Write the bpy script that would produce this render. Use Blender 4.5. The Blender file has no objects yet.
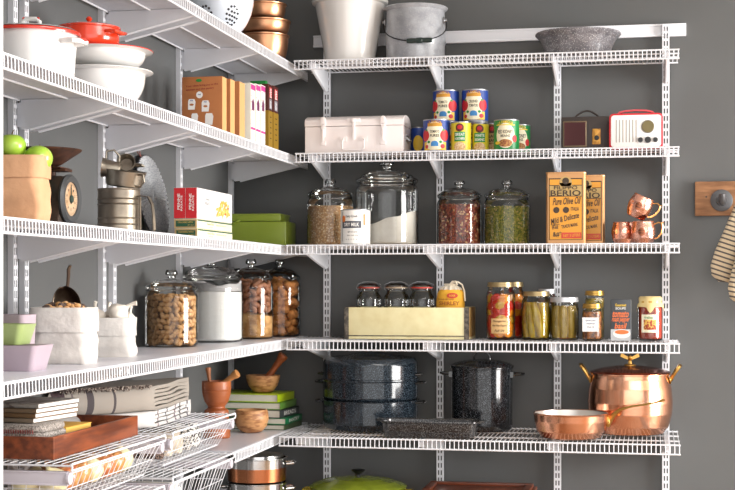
import bpy, bmesh, math, random
from mathutils import Vector, Matrix
PI = math.pi
random.seed(7)
scn = bpy.context.scene
COL = scn.collection
# ------------------------------------------------------------------ camera
FPX = 1445.0
TH = math.atan(284.0 / FPX)
YH = 283.0
CAM = (1.6123, -5.4381, 1.45)
FW = (-math.sin(TH), math.cos(TH)); RT = (math.cos(TH), math.sin(TH))
cd = bpy.data.cameras.new('camera'); cam = bpy.data.objects.new('camera', cd); COL.objects.link(cam)
cam.location = CAM; cam.rotation_euler = (PI / 2, 0, TH)
cd.sensor_width = 36; cd.lens = FPX / 735 * 36; cd.shift_y = (YH - 245) / 735
cd.clip_start = 0.05; cd.clip_end = 60
scn.camera = cam
# measuring helpers: photo column / row -> metres in the room
def dist(x, y): return (x - CAM[0]) * FW[0] + (y - CAM[1]) * FW[1]
def px(x, y): return dist(x, y) / FPX                       # metres per pixel there
def xb(u, y):                                               # x of column u at depth y
    t = (u - 367.5) / FPX; dx = FW[0] + RT[0] * t; dy = FW[1] + RT[1] * t
    return CAM[0] + dx * (y - CAM[1]) / dy
def yl(u, x):                                               # y of column u at a given x
    t = (u - 367.5) / FPX; dx = FW[0] + RT[0] * t; dy = FW[1] + RT[1] * t
    return CAM[1] + dy * (x - CAM[0]) / dx
def zt(v, x, y): return CAM[2] + (YH - v) * px(x, y)
def pd(u, d):
    l = (u - 367.5) / FPX * d
    return CAM[0] + FW[0] * d + RT[0] * l, CAM[1] + FW[1] * d + RT[1] * l
# ------------------------------------------------------------------ materials
def lin(c):
    return c / 12.92 if c <= 0.04045 else ((c + 0.055) / 1.055) ** 2.4
def rgb(h, a=1.0):
    if isinstance(h, str):
        h = h.lstrip('#'); return tuple(lin(int(h[i:i + 2], 16) / 255) for i in (0, 2, 4)) + (a,)
    return tuple(h) + (a,)
MC = {}
def mat(name, col, rough=0.5, metal=0.0, coat=0.0, spec=0.5, var=None, bump=None, spk=None, sheen=0, sub=0, stripe=None, trans=0):
    if name in MC: return MC[name]
    m = bpy.data.materials.new(name); m.use_nodes = True; MC[name] = m
    N = m.node_tree.nodes; L = m.node_tree.links; b = N['Principled BSDF']
    b.inputs['Base Color'].default_value = rgb(col); b.inputs['Roughness'].default_value = rough
    b.inputs['Metallic'].default_value = metal; b.inputs['Coat Weight'].default_value = coat
    b.inputs['Coat Roughness'].default_value = 0.06
    b.inputs['Specular IOR Level'].default_value = spec
    if sheen: b.inputs['Sheen Weight'].default_value = sheen
    if sub:
        b.inputs['Subsurface Weight'].default_value = sub; b.inputs['Subsurface Scale'].default_value = 0.01
    if trans: b.inputs['Transmission Weight'].default_value = trans
    tc = N.new('ShaderNodeTexCoord'); out = None
    if var:      # (second colour, scale, low, high[, stretch])
        n = N.new('ShaderNodeTexNoise'); n.inputs['Scale'].default_value = var[1]; n.inputs['Detail'].default_value = 6
        mp = N.new('ShaderNodeMapping'); L.new(tc.outputs['Object'], mp.inputs[0]); L.new(mp.outputs[0], n.inputs['Vector'])
        if len(var) > 4: mp.inputs['Scale'].default_value = var[4]
        r = N.new('ShaderNodeMapRange'); r.inputs[1].default_value = var[2]; r.inputs[2].default_value = var[3]
        mx = N.new('ShaderNodeMix'); mx.data_type = 'RGBA'
        L.new(n.outputs[0], r.inputs[0]); L.new(r.outputs[0], mx.inputs[0])
        mx.inputs[6].default_value = rgb(col); mx.inputs[7].default_value = rgb(var[0]); out = mx.outputs[2]
    if spk:      # speckles: (colour, scale, size)
        v = N.new('ShaderNodeTexVoronoi'); v.inputs['Scale'].default_value = spk[1]; L.new(tc.outputs['Object'], v.inputs['Vector'])
        r = N.new('ShaderNodeMapRange'); r.inputs[1].default_value = spk[2]; r.inputs[2].default_value = spk[2] * 0.6
        sp = N.new('ShaderNodeSeparateColor'); L.new(v.outputs['Color'], sp.inputs[0])
        mu = N.new('ShaderNodeMath'); mu.operation = 'MULTIPLY'; L.new(v.outputs['Distance'], r.inputs[0])
        L.new(r.outputs[0], mu.inputs[0]); L.new(sp.outputs[0], mu.inputs[1])
        mx = N.new('ShaderNodeMix'); mx.data_type = 'RGBA'; L.new(mu.outputs[0], mx.inputs[0])
        if out: L.new(out, mx.inputs[6])
        else: mx.inputs[6].default_value = rgb(col)
        mx.inputs[7].default_value = rgb(spk[0]); out = mx.outputs[2]
    if stripe:   # (colour, axis, period, duty)
        sx = N.new('ShaderNodeSeparateXYZ'); L.new(tc.outputs['Object'], sx.inputs[0])
        d = N.new('ShaderNodeMath'); d.operation = 'DIVIDE'; d.inputs[1].default_value = stripe[2]; L.new(sx.outputs[stripe[1]], d.inputs[0])
        f = N.new('ShaderNodeMath'); f.operation = 'FRACT'; L.new(d.outputs[0], f.inputs[0])
        c = N.new('ShaderNodeMath'); c.operation = 'LESS_THAN'; c.inputs[1].default_value = stripe[3]; L.new(f.outputs[0], c.inputs[0])
        mx = N.new('ShaderNodeMix'); mx.data_type = 'RGBA'; L.new(c.outputs[0], mx.inputs[0])
        if out: L.new(out, mx.inputs[6])
        else: mx.inputs[6].default_value = rgb(col)
        mx.inputs[7].default_value = rgb(stripe[0]); out = mx.outputs[2]
    if out: L.new(out, b.inputs['Base Color'])
    if bump:     # (scale, strength, distance)
        n = N.new('ShaderNodeTexNoise'); n.inputs['Scale'].default_value = bump[0]; n.inputs['Detail'].default_value = 4
        L.new(tc.outputs['Object'], n.inputs['Vector'])
        bp = N.new('ShaderNodeBump'); bp.inputs['Strength'].default_value = bump[1]; bp.inputs['Distance'].default_value = bump[2] if len(bump) > 2 else 0.002
        L.new(n.outputs[0], bp.inputs['Height']); L.new(bp.outputs[0], b.inputs['Normal'])
    return m
def glass(name, tint='#fbfcfb', edge='#c6cacb', gloss=0.0):
    """thin-walled glass: clear straight on, greyer where the wall is seen edgewise, Fresnel reflection on top"""
    if name in MC: return MC[name]
    m = bpy.data.materials.new(name); m.use_nodes = True; MC[name] = m
    N = m.node_tree.nodes; L = m.node_tree.links; N.clear()
    o = N.new('ShaderNodeOutputMaterial'); t = N.new('ShaderNodeBsdfTransparent'); g = N.new('ShaderNodeBsdfGlossy')
    g.inputs['Roughness'].default_value = 0.03; g.inputs['Color'].default_value = (1, 1, 1, 1)
    lw = N.new('ShaderNodeLayerWeight'); lw.inputs['Blend'].default_value = 0.25
    mr = N.new('ShaderNodeMapRange'); mr.inputs[1].default_value = 0.25; mr.inputs[2].default_value = 0.95; L.new(lw.outputs['Facing'], mr.inputs[0])
    mc = N.new('ShaderNodeMix'); mc.data_type = 'RGBA'; mc.inputs[6].default_value = rgb(tint); mc.inputs[7].default_value = rgb(edge)
    L.new(mr.outputs[0], mc.inputs[0]); L.new(mc.outputs[2], t.inputs['Color'])
    ad = N.new('ShaderNodeMath'); ad.operation = 'MULTIPLY_ADD'; ad.inputs[1].default_value = 0.95; ad.inputs[2].default_value = gloss
    ad.use_clamp = True
    fr = N.new('ShaderNodeFresnel'); fr.inputs['IOR'].default_value = 1.45; L.new(fr.outputs[0], ad.inputs[0])
    mx = N.new('ShaderNodeMixShader'); L.new(ad.outputs[0], mx.inputs[0]); L.new(t.outputs[0], mx.inputs[1]); L.new(g.outputs[0], mx.inputs[2])
    L.new(mx.outputs[0], o.inputs['Surface']); return m
# ------------------------------------------------------------------ mesh builder
class B:
    def __init__(s): s.v = []; s.f = []; s.m = []; s.mi = 0
    def add(s, vs, fs):
        k = len(s.v); s.v += [tuple(p) for p in vs]; s.f += [tuple(i + k for i in f) for f in fs]; s.m += [s.mi] * len(fs); return s
    def box(s, a, b, M=None):
        x0, y0, z0 = a; x1, y1, z1 = b
        vs = [(x0,y0,z0),(x1,y0,z0),(x1,y1,z0),(x0,y1,z0),(x0,y0,z1),(x1,y0,z1),(x1,y1,z1),(x0,y1,z1)]
        if M: vs = [M @ Vector(p) for p in vs]
        return s.add(vs, [(0,3,2,1),(4,5,6,7),(0,1,5,4),(1,2,6,5),(2,3,7,6),(3,0,4,7)])
    def hexa(s, b4, t4): return s.add(list(b4) + list(t4), [(0,3,2,1),(4,5,6,7),(0,1,5,4),(1,2,6,5),(2,3,7,6),(3,0,4,7)])
    def rod(s, p, q, r, n=8, r2=None, cap=True):
        p = Vector(p); q = Vector(q); d = (q - p).normalized()
        a = d.orthogonal().normalized(); c = d.cross(a); r2 = r if r2 is None else r2
        vs = []
        for k in range(n):
            w = 2 * PI * (k + .5) / n; e = a * math.cos(w) + c * math.sin(w)
            vs.append(p + e * r); vs.append(q + e * r2)
        fs = [(2*k, (2*k+2) % (2*n), (2*k+3) % (2*n), 2*k+1) for k in range(n)]
        if cap: fs += [tuple(reversed(range(0, 2*n, 2))), tuple(range(1, 2*n, 2))]
        return s.add(vs, fs)
    def tube(s, pts, r, n=8, closed=False):
        pts = [Vector(p) for p in pts]; m = len(pts); rs = r if isinstance(r, (list, tuple)) else [r] * m
        vs = []; up = None
        for i, p in enumerate(pts):
            a = pts[i-1] if (i or closed) else p; b = pts[(i+1) % m] if (i < m-1 or closed) else p
            t = (b - a).normalized()
            if up is None: up = t.orthogonal().normalized()
            up = (up - t * up.dot(t)).normalized(); sd = t.cross(up)
            for k in range(n):
                w = 2*PI*k/n; vs.append(p + (up*math.cos(w) + sd*math.sin(w)) * rs[i])
        fs = []
        for i in range(m if closed else m-1):
            for k in range(n):
                j = (i+1) % m; fs.append((i*n+k, i*n+(k+1) % n, j*n+(k+1) % n, j*n+k))
        if not closed: fs += [tuple(reversed(range(n))), tuple(range((m-1)*n, m*n))]
        return s.add(vs, fs)
    def lathe(s, prof, n=40, c=(0,0,0), sx=1, sy=1, M=None, wob=None):
        """prof: list of (r, z) from bottom to top on the outside; r=0 makes a pole"""
        q = [prof[0]]
        for (r0, z0), (r1, z1) in zip(prof, prof[1:]):
            l = math.hypot(r1-r0, z1-z0)
            if l > .018 and r0 > 1e-6 and r1 > 1e-6:
                for f in (.0025/l, 1-.0025/l): q.append((r0+(r1-r0)*f, z0+(z1-z0)*f))
            q.append((r1, z1))
        prof = q; vs = []; idx = []
        for j, (r, z) in enumerate(prof):
            if r <= 1e-6: idx.append([len(vs)]); vs.append((c[0], c[1], c[2]+z))
            else:
                row = []
                for k in range(n):
                    w = 2*PI*k/n; rr = r * (wob(w, z) if wob else 1)
                    row.append(len(vs)); vs.append((c[0]+rr*sx*math.cos(w), c[1]+rr*sy*math.sin(w), c[2]+z))
                idx.append(row)
        fs = []
        for a, b in zip(idx, idx[1:]):
            if len(a) == 1 and len(b) == 1: continue
            for k in range(n):
                l = (k+1) % n
                if len(a) == 1: fs.append((a[0], b[l], b[k]))
                elif len(b) == 1: fs.append((a[k], a[l], b[0]))
                else: fs.append((a[k], a[l], b[l], b[k]))
        if M: vs = [M @ Vector(p) for p in vs]
        return s.add(vs, fs)
    def ball(s, c, rx, ry=None, rz=None, n=12, m=8, M=None, jit=0):
        ry = ry or rx; rz = rz or rx
        pr = [(math.sin(PI*i/m), -math.cos(PI*i/m)) for i in range(m+1)]; pr[0] = (0,-1); pr[-1] = (0,1)
        vs = []; t = B().lathe(pr, n)
        for p in t.v:
            q = Vector((p[0]*rx, p[1]*ry, p[2]*rz))
            if jit: q *= 1 + random.uniform(-jit, jit)
            if M: q = M @ q
            vs.append(q + Vector(c))
        return s.add(vs, t.f)
    def prism(s, poly, axis, a, b):
        """poly: 2-D outline; extruded along axis ('x','y','z') from a to b"""
        def P(p, t): return {'x': (t, p[0], p[1]), 'y': (p[0], t, p[1]), 'z': (p[0], p[1], t)}[axis]
        n = len(poly); vs = [P(p, a) for p in poly] + [P(p, b) for p in poly]
        return s.add(vs, [tuple(range(n)), tuple(reversed(range(n, 2*n)))] + [(k, k+n, (k+1) % n + n, (k+1) % n) for k in range(n)])
    def xf(s, M, k0=0):
        s.v = s.v[:k0] + [tuple(M @ Vector(p)) for p in s.v[k0:]]; return s
ALLB = []
def mk(name, b, m, parent=None, smooth=35, bevel=0, loc=None, seg=2, sub=0):
    me = bpy.data.meshes.new(name)
    me.from_pydata(b.v, [], b.f)
    ms = m if isinstance(m, (list, tuple)) else [m]
    for q in ms: me.materials.append(q)
    if len(ms) > 1: me.polygons.foreach_set('material_index', b.m)
    bm = bmesh.new(); bm.from_mesh(me)
    if len(bm.verts) < 60000: bmesh.ops.recalc_face_normals(bm, faces=bm.faces)
    if bevel: bmesh.ops.bevel(bm, geom=[e for e in bm.edges if e.is_manifold and e.calc_face_angle(0) > 0.5], offset=bevel, segments=seg, profile=.6, affect='EDGES', clamp_overlap=True)
    bm.to_mesh(me); bm.free()
    if smooth:
        me.polygons.foreach_set('use_smooth', [True] * len(me.polygons))
        me.set_sharp_from_angle(angle=math.radians(smooth))
    me.update()
    o = bpy.data.objects.new(name, me); COL.objects.link(o)
    if parent: o.parent = parent
    if loc: o.location = loc
    if sub:
        md = o.modifiers.new('s', 'SUBSURF'); md.levels = sub; md.render_levels = sub
    return o
def tag(o, label, cat, group=None, kind=None):
    o['label'] = label
    if cat: o['category'] = cat
    if group: o['group'] = group
    if kind: o['kind'] = kind
    return o
def thing(name, label, cat, loc, rz=0, group=None, rot=None):
    o = bpy.data.objects.new(name, None); COL.objects.link(o); o.empty_display_size = .02
    o.location = loc; o.rotation_euler = rot if rot else (0, 0, rz)
    return tag(o, label, cat, group)
def struct(o): o['kind'] = 'structure'; return o
def dup(o, parent=None, loc=None, rot=None, label=None, scale=None):
    c = o.copy(); COL.objects.link(c)
    if parent: c.parent = parent
    if loc is not None: c.location = loc
    if rot is not None: c.rotation_euler = rot
    if label: c['label'] = label
    if scale: c.scale = scale
    for ch in list(o.children): dup(ch, c)
    return c
FONT_CACHE = {}
def text2d(s, bold=False):
    """flat mesh of a line of lettering: verts (x, y) in font units, centred; faces"""
    if s in FONT_CACHE: return FONT_CACHE[s]
    cu = bpy.data.curves.new('t', 'FONT'); cu.body = s; cu.size = 1; cu.resolution_u = 2; cu.align_x = 'CENTER'
    cu.offset = 0.018
    ob = bpy.data.objects.new('t', cu); me = bpy.data.meshes.new_from_object(ob)
    vs = [(v.co.x, v.co.y) for v in me.vertices]; fs = [tuple(p.vertices) for p in me.polygons]
    bpy.data.objects.remove(ob); bpy.data.curves.remove(cu); bpy.data.meshes.remove(me)
    x0 = min(v[0] for v in vs); x1 = max(v[0] for v in vs); y0 = min(v[1] for v in vs); y1 = max(v[1] for v in vs)
    vs = [((v[0]-(x0+x1)/2)/(x1-x0), (v[1]-(y0+y1)/2)/(y1-y0)) for v in vs]
    FONT_CACHE[s] = (vs, fs); return vs, fs
def letter(b, s, w, h, fn, rot=0, slant=0, arc=0, at=(0, 0)):
    """write s, w wide and h tall, mapped to the surface by fn(a, b)"""
    vs, fs = text2d(s); c, d = math.cos(rot), math.sin(rot); out = []
    for x, y in vs:
        a = x*w + slant*y*h; e = y*h + arc*(0.25 - x*x)*4
        out.append(fn(at[0]+a*c-e*d, at[1]+a*d+e*c))
    b.add(out, fs)
def patch(b, fn, a0, b0, a1, b1, n=8, m=1):
    vs = [fn(a0+(a1-a0)*i/n, b0+(b1-b0)*j/m) for j in range(m+1) for i in range(n+1)]
    b.add(vs, [(j*(n+1)+i, j*(n+1)+i+1, (j+1)*(n+1)+i+1, (j+1)*(n+1)+i) for j in range(m) for i in range(n)])
def disc(b, fn, ca, cb, ra, rb, n=20):
    m = max(4, n//2); cs = [-math.cos(PI*k/m) for k in range(m+1)]      # narrow columns, so that it follows a curved wall
    vs = [fn(ca+ra*cs[0], cb)]
    for c in cs[1:-1]:
        s = math.sqrt(1-c*c); vs += [fn(ca+ra*c, cb-rb*s), fn(ca+ra*c, cb+rb*s)]
    vs.append(fn(ca+ra*cs[-1], cb)); L = len(vs)-1
    b.add(vs, [(0,1,2)] + [(1+2*k, 3+2*k, 4+2*k, 2+2*k) for k in range(m-2)] + [(L-2, L, L-1)])
def cylmap(R, phi0=-PI/2, e=.0004):      # label on an upright cylinder; a = metres to the right seen from outside
    return lambda a, b: ((R+e)*math.cos(phi0+a/R), (R+e)*math.sin(phi0+a/R), b)
def front(y, e=.0005): return lambda a, b: (a, y-e, b)          # a plane facing the room's near side
def right(x, e=.0005): return lambda a, b: (x+e, a, b)          # a plane facing +x
def mkflat(name, b, m, parent):
    """thin printed layers: no normal recalculation needed"""
    return mk(name, b, m, parent, smooth=0)

# ------------------------------------------------------------------ room
wallm = mat('grey_wall_paint', '#5d5e5e', .55, spec=.35, var=('#595a5a', 3, .3, .7), bump=(260, .06, .001))
white = mat('white_epoxy', '#e3e4e9', .32, spec=.5)
whitep = mat('white_painted_trim', '#eceef0', .4)
floorm = mat('oak_floor', '#9a7a58', .45, var=('#7c5d40', 6, .35, .65, (8, .6, 1)))
ceilm = mat('ceiling_paint', '#e9e9e6', .8)
RX = 6.0; NY = -6.0; HT = 2.8
def slab(name, a, b, m): return struct(mk(name, B().box(a, b), m, smooth=0))
slab('floor', (-.12, NY, -.1), (RX+.12, .12, 0), floorm)
slab('ceiling', (-.12, NY, HT), (RX+.12, .12, HT+.1), ceilm)
slab('wall_back', (-.12, 0, 0), (RX+.12, .12, HT), wallm)
slab('wall_left', (-.12, NY, 0), (0, 0, HT), wallm)
# right wall with a tall window opening
WY0, WY1, WZ0, WZ1 = -2.85, -.4, .35, 2.5
b = B(); b.box((RX, NY, 0), (RX+.12, WY0, HT)); b.box((RX, WY1, 0), (RX+.12, 0, HT))
b.box((RX, WY0, 0), (RX+.12, WY1, WZ0)); b.box((RX, WY0, WZ1), (RX+.12, WY1, HT))
struct(mk('wall_right', b, wallm, smooth=0))
b = B()
for (y0, y1, z0, z1) in ((WY0-.06, WY0, WZ0-.06, WZ1+.06), (WY1, WY1+.06, WZ0-.06, WZ1+.06), (WY0, WY1, WZ0-.06, WZ0), (WY0, WY1, WZ1, WZ1+.06)):
    b.box((RX-.02, y0, z0), (RX, y1, z1))
struct(mk('window_1', b, whitep, smooth=0, bevel=.003))
for nm, a, c in (('baseboard_back', (.015, -.015, 0), (RX, 0, .11)), ('baseboard_left', (0, NY, 0), (.015, 0, .11)), ('baseboard_right', (RX-.015, NY, 0), (RX, -.015, .11))):
    struct(mk(nm, B().box(a, c), whitep, smooth=0, bevel=.003))
# painted end panel of the closet at the near end of the left-hand shelving
struct(mk('trim_1', B().box((0, -2.76, 0), (xb(3.4, -2.70), -2.70, HT)), whitep, smooth=0, bevel=.002))

# ------------------------------------------------------------------ shelving hardware
LZ = [2.263, 1.924, 1.586, 1.244, .910, .570]            # shelf levels
PIT = .0154
b = B(); b.box((.333, -.012, 2.357), (1.737, 0, 2.403)); b.box((.333, -.018, 2.357), (1.737, -.010, 2.365)); b.box((.333, -.016, 2.396), (1.737, -.010, 2.403))
tag(mk('hang_rail', b, white, bevel=.0012), 'long white horizontal steel rail screwed across the top of the back wall', 'rail')
def upright_b(zlo=.0, zhi=2.40, w=.026, dp=.016, pitch=.0275):
    """slotted standard; local: back on y=0, front face at y=-dp, centred on x=0"""
    b = B(); h = w/2; t = .002
    for x0, x1 in ((-h, -h+.0052), (-.0026, .0026), (h-.0052, h)): b.box((x0, -dp, zlo), (x1, -dp+t, zhi))
    b.box((-h, -dp, zlo), (-h+t, 0, zhi)); b.box((h-t, -dp, zlo), (h, 0, zhi))
    z = zlo
    while z < zhi - .01:
        b.box((-h+.004, -dp+.0002, z), (h-.004, -dp+t, z+.0095)); z += pitch
    b.box((-h+.004, -dp+.0002, zhi-.01), (h-.004, -dp+t, zhi))
    return b
UX = [.3894, .8279, 1.2690, 1.6640]
UL = ['leftmost, between the tool box shelf end and the corner', 'behind the bucket and the bean jar', 'behind the granite basin and oil tins', 'rightmost, beside the white radio']
u0 = None
for x, t in zip(UX, UL):
    lb = {0: 'white slotted upright on the back wall behind the wheat jar, nearest the corner', 1: 'white slotted upright on the back wall just left of the canned tomatoes', 2: 'white slotted upright on the back wall behind the tall oil tins', 3: 'white slotted upright at the right end of the back wall shelves'}[UX.index(x)]
    if u0 is None: u0 = tag(mk('upright_standard', upright_b(), white, smooth=0, loc=(x, -.0125, 0)), lb, 'shelf upright', 'slotted uprights')
    else: dup(u0, loc=(x, -.0125, 0), label=lb)
for y, lb in ((-1.985, 'white slotted upright nearest the camera on the left wall, left of its pair'), (-1.918, 'white slotted upright on the left wall right behind the nearest one'),
              (-1.372, 'white slotted upright on the left wall behind the flour sifter, left of its pair'), (-1.288, 'white slotted upright on the left wall behind the flour sifter, right of its pair'),
              (-.655, 'single white slotted upright on the left wall behind the red pasta boxes'), (-.028, 'white slotted upright on the left wall tight in the corner')):
    o = dup(u0, loc=(.0005, y, 0), rot=(0, 0, PI/2), label=lb)
def bracket_b(D, side):
    """side 'back': plate in the y-z plane below z=0, reaching from the wall to depth D"""
    b = B(); t = .006
    pr = [(-.028, -.0045), (-D+.012, -.0045), (-D+.006, -.010), (-D+.012, -.022), (-D*.5, -.054), (-.050, -.078), (-.028, -.080)]
    b.prism(pr, 'x', -t, t)
    # rolled lower flange
    lo = pr[3:6]
    for (p, q) in zip(lo, lo[1:]): b.rod((0, p[0], p[1]), (0, q[0], q[1]), .0068, 6)
    b.box((-t*.6, -.032, -.074), (t*.6, -.0145, -.012))
    return b
def lip_b(D, x0, x1, pitch):
    b = B()
    b.rod((x0-.004, -D, -.0015), (x1+.004, -D, -.0015), .0030, 8); b.rod((x0-.004, -D-.001, -.0325), (x1+.004, -D-.001, -.0325), .0030, 8)
    n = int((x1-x0)/pitch)
    for i in range(n+1):
        x = x0 + (x1-x0)*i/n; b.rod((x, -D-.001, -.001), (x, -D-.002, -.032), .0017, 5, cap=False)
    return b
def deck_b(D, x0, x1, pitch, mids, clip=None):
    b = B(); n = int((x1-x0)/pitch)
    for i in range(n+1):
        x = x0 + (x1-x0)*i/n; b.rod((x, -.022, -.0015), (x, -D, -.0015), .0016, 5, cap=False)
    for m in mids: b.rod((x0-.004, -m, -.0052), (x1+.004, -m, -.0052), .0028, 8)
    return b
linerm = mat('frosted_shelf_liner', '#dcdce4', .35, spec=.5)
def wire_shelf(z, D, x0, x1, pitch, mids, brs, label, loc=(0, 0), rz=0, liner=False):
    t = thing('wire_shelf', label, 'wire shelf', (loc[0], loc[1], z), rz, 'white ventilated wire shelves')
    mk('wire_deck', deck_b(D, x0, x1, pitch, mids), white, t)
    mk('front_lip', lip_b(D, x0, x1, pitch), white, t)
    if liner: mk('shelf_liner', B().box((x0, -D+.004, .0004), (x1, -.004, .0019)), linerm, t, smooth=0)
    for x in brs:
        o = mk('bracket', bracket_b(D, 0), white, t, bevel=0, smooth=30); o.location = (x, 0, 0)
    return t
XR = 1.704
spec = [(LZ[0], .305, .333, 'top white wire shelf on the back wall, under the bucket and granite basin'),
        (LZ[1], .305, .338, 'white wire shelf on the back wall holding the tool box, cans and radios'),
        (LZ[2], .406, .330, 'white wire shelf on the back wall holding glass jars, oil tins and copper mugs'),
        (LZ[3], .406, .330, 'white wire shelf on the back wall holding the cream crate and preserves'),
        (LZ[4], .510, .330, 'deep white wire shelf on the back wall holding enamel and copper pots'),
        (LZ[5], .510, .330, 'lowest white wire shelf on the back wall under the green casserole')]
for z, D, x0, lb in spec:
    mids = {.305: (.022, .155, .24), .406: (.022, .15, .28), .51: (.022, .18, .35)}[round(D, 3)]
    wire_shelf(z, D, x0, XR, PIT, mids, [x for x in UX], lb)
# left wall: the same shelf turned, local x runs along -y... local (x, y) -> world (-y.., )
lsp = [(LZ[0], -2.685, 'top white wire shelf on the left wall, under the colander and copper bowls'),
       (LZ[1], -2.685, 'white wire shelf on the left wall holding the white stock pot and cardboard boxes'),
       (LZ[2], -2.685, 'white wire shelf on the left wall holding the apple bag, scale and pasta boxes'),
       (LZ[3], -2.685, 'white lined shelf on the left wall holding paper sacks and large glass jars'),
       (LZ[4], -.985, 'short white lined shelf in the left corner holding mortars and green books'),
       (LZ[5], -1.6, 'lowest white lined shelf on the left wall under the copper casseroles')]
LBR = [-1.985+.012, -1.918, -1.372+.012, -1.288, -.655, -.045]
for z, y0, lb in lsp:
    wire_shelf(z, .305, y0, -.003, .0172, (.022, .155), [y for y in LBR if y > y0+.05], lb, rz=PI/2, liner=True)
# ------------------------------------------------------------------ shared materials for goods
G = glass('jar_glass'); GK = glass('knob_glass', '#e2e5e6', '#6f7478', .12)
enamel = mat('white_enamel', '#e2e0dd', .2, coat=.4)
gray_en = mat('gray_enamel', '#8f9196', .3, coat=.3, var=('#a5a7ac', 22, .38, .66), spk=('#c4c6ca', 300, .34))
granite = mat('granite_enamel', '#77757a', .3, coat=.3, spk=('#c9c8c8', 210, .42), var=('#5f5d62', 30, .4, .6))
blackw = mat('speckled_enamel', '#0b0e12', .16, coat=.35, spec=.3, spk=('#b9bec6', 430, .30))
bluew = mat('blue_speckled_enamel', '#131c24', .16, coat=.35, spec=.3, spk=('#93a0ac', 430, .33))
darkm = mat('dark_steel', '#2b2a2c', .35, metal=.8)
steel = mat('steel', '#c9cacd', .25, metal=1)
zinc = mat('zinc', '#a9aaad', .4, metal=.9)
copper = mat('copper', '#e69e78', .2, metal=1, var=('#eeb292', 9, .4, .6), bump=(45, .12, .002))
copperb = mat('copper_beaten', '#eab09c', .17, metal=1, bump=(120, .5, .003))
tinned = mat('tin_lining', '#cfcac4', .35, metal=.9)
brass = mat('brass', '#c99c55', .28, metal=1)
black = mat('black_plastic', '#151416', .4)
ink = mat('black_ink', '#1a1718', .6)
gold = mat('gold_metal', '#c7a04e', .3, metal=.9)
cream = mat('cream_paper', '#efe6c8', .6); paperw = mat('white_paper', '#eceae6', .6)
redp = mat('red_print', '#c5222b', .5); greenp = mat('green_print', '#1f8a3c', .5); bluep = mat('blue_print', '#1d3f8f', .45)
yelp = mat('yellow_print', '#e9c23a', .5); orangep = mat('orange_print', '#e07a2c', .5)
Y1 = -.16
def P(u, y): return xb(u, y)
# ------------------------------------------------------------------ top shelf
x = P(350, Y1); t = thing('enamel_planter', 'tall tapered white enamel pot on the top back shelf left of the grey bucket', 'pot', (x, Y1, LZ[0]))
b = B(); b.lathe([(0,0),(.085,0),(.090,.006),(.130,.222),(.141,.226),(.143,.236),(.139,.240),(.145,.262),(.149,.264),(.149,.270),(.143,.270),(.13,.222),(.088,.012),(0,.010)], 56)
mk('body', b, enamel, t)
x = P(415.5, Y1); t = thing('enamel_bucket', 'grey mottled enamel bucket with wire bail and black wooden grip', 'bucket', (x, Y1, LZ[0]))
b = B(); b.lathe([(0,0),(.104,0),(.108,.005),(.109,.06),(.113,.075),(.111,.12),(.108,.178),(.108,.188),(.118,.196),(.120,.200),(.116,.203),(.105,.196),(.104,.012),(0,.010)], 56)
mk('body', b, gray_en, t)
b = B(); pts = []
for k in range(15):
    a = PI * k / 14; pts.append((-.117*math.cos(a)*(1+.12*math.sin(a))+.022*math.sin(a), -.117*math.sin(a)*.35-.02-.06*math.sin(a), .150-.088*math.sin(a)**.8))
b.tube(pts, .0021, 8); h = mk('bail', b, darkm, t)
mid = pts[7]; b = B(); gp = [(-.047,.006),(-.045,.0085),(-.03,.0095),(-.012,.0088),(-.01,.0105),(.01,.0105),(.012,.0088),(.03,.0095),(.045,.0085),(.047,.006)]
b.lathe([(0,-.048)] + [(r, z) for z, r in gp] + [(0,.048)], 16, M=Matrix.Translation((mid[0]+.012, mid[1]-.001, mid[2]+.001)) @ Matrix.Rotation(PI/2, 4, 'Y') @ Matrix.Rotation(.05,4,'X'))
mk('grip', b, mat('black_green_wood', '#22312d', .35), h)
for s in (-1, 1):
    b = B(); b.lathe([(0,0),(.013,0),(.013,.003),(.007,.006),(.006,.012),(0,.013)], 16, M=Matrix.Translation((s*.108, -.02, .150)) @ Matrix.Rotation(s*PI/2, 4, 'Y')); mk('ear', b, zinc, t)
x = P(578, Y1); t = thing('granite_basin', 'wide flared grey granite-speckled basin alone on the top back shelf', 'basin', (x, Y1, LZ[0]))
b = B(); b.lathe([(0,0),(.100,0),(.112,.006),(.124,.04),(.136,.066),(.150,.078),(.154,.083),(.153,.088),(.146,.086),(.132,.072),(.119,.04),(.105,.012),(0,.008)], 56); mk('body', b, granite, t)
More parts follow.
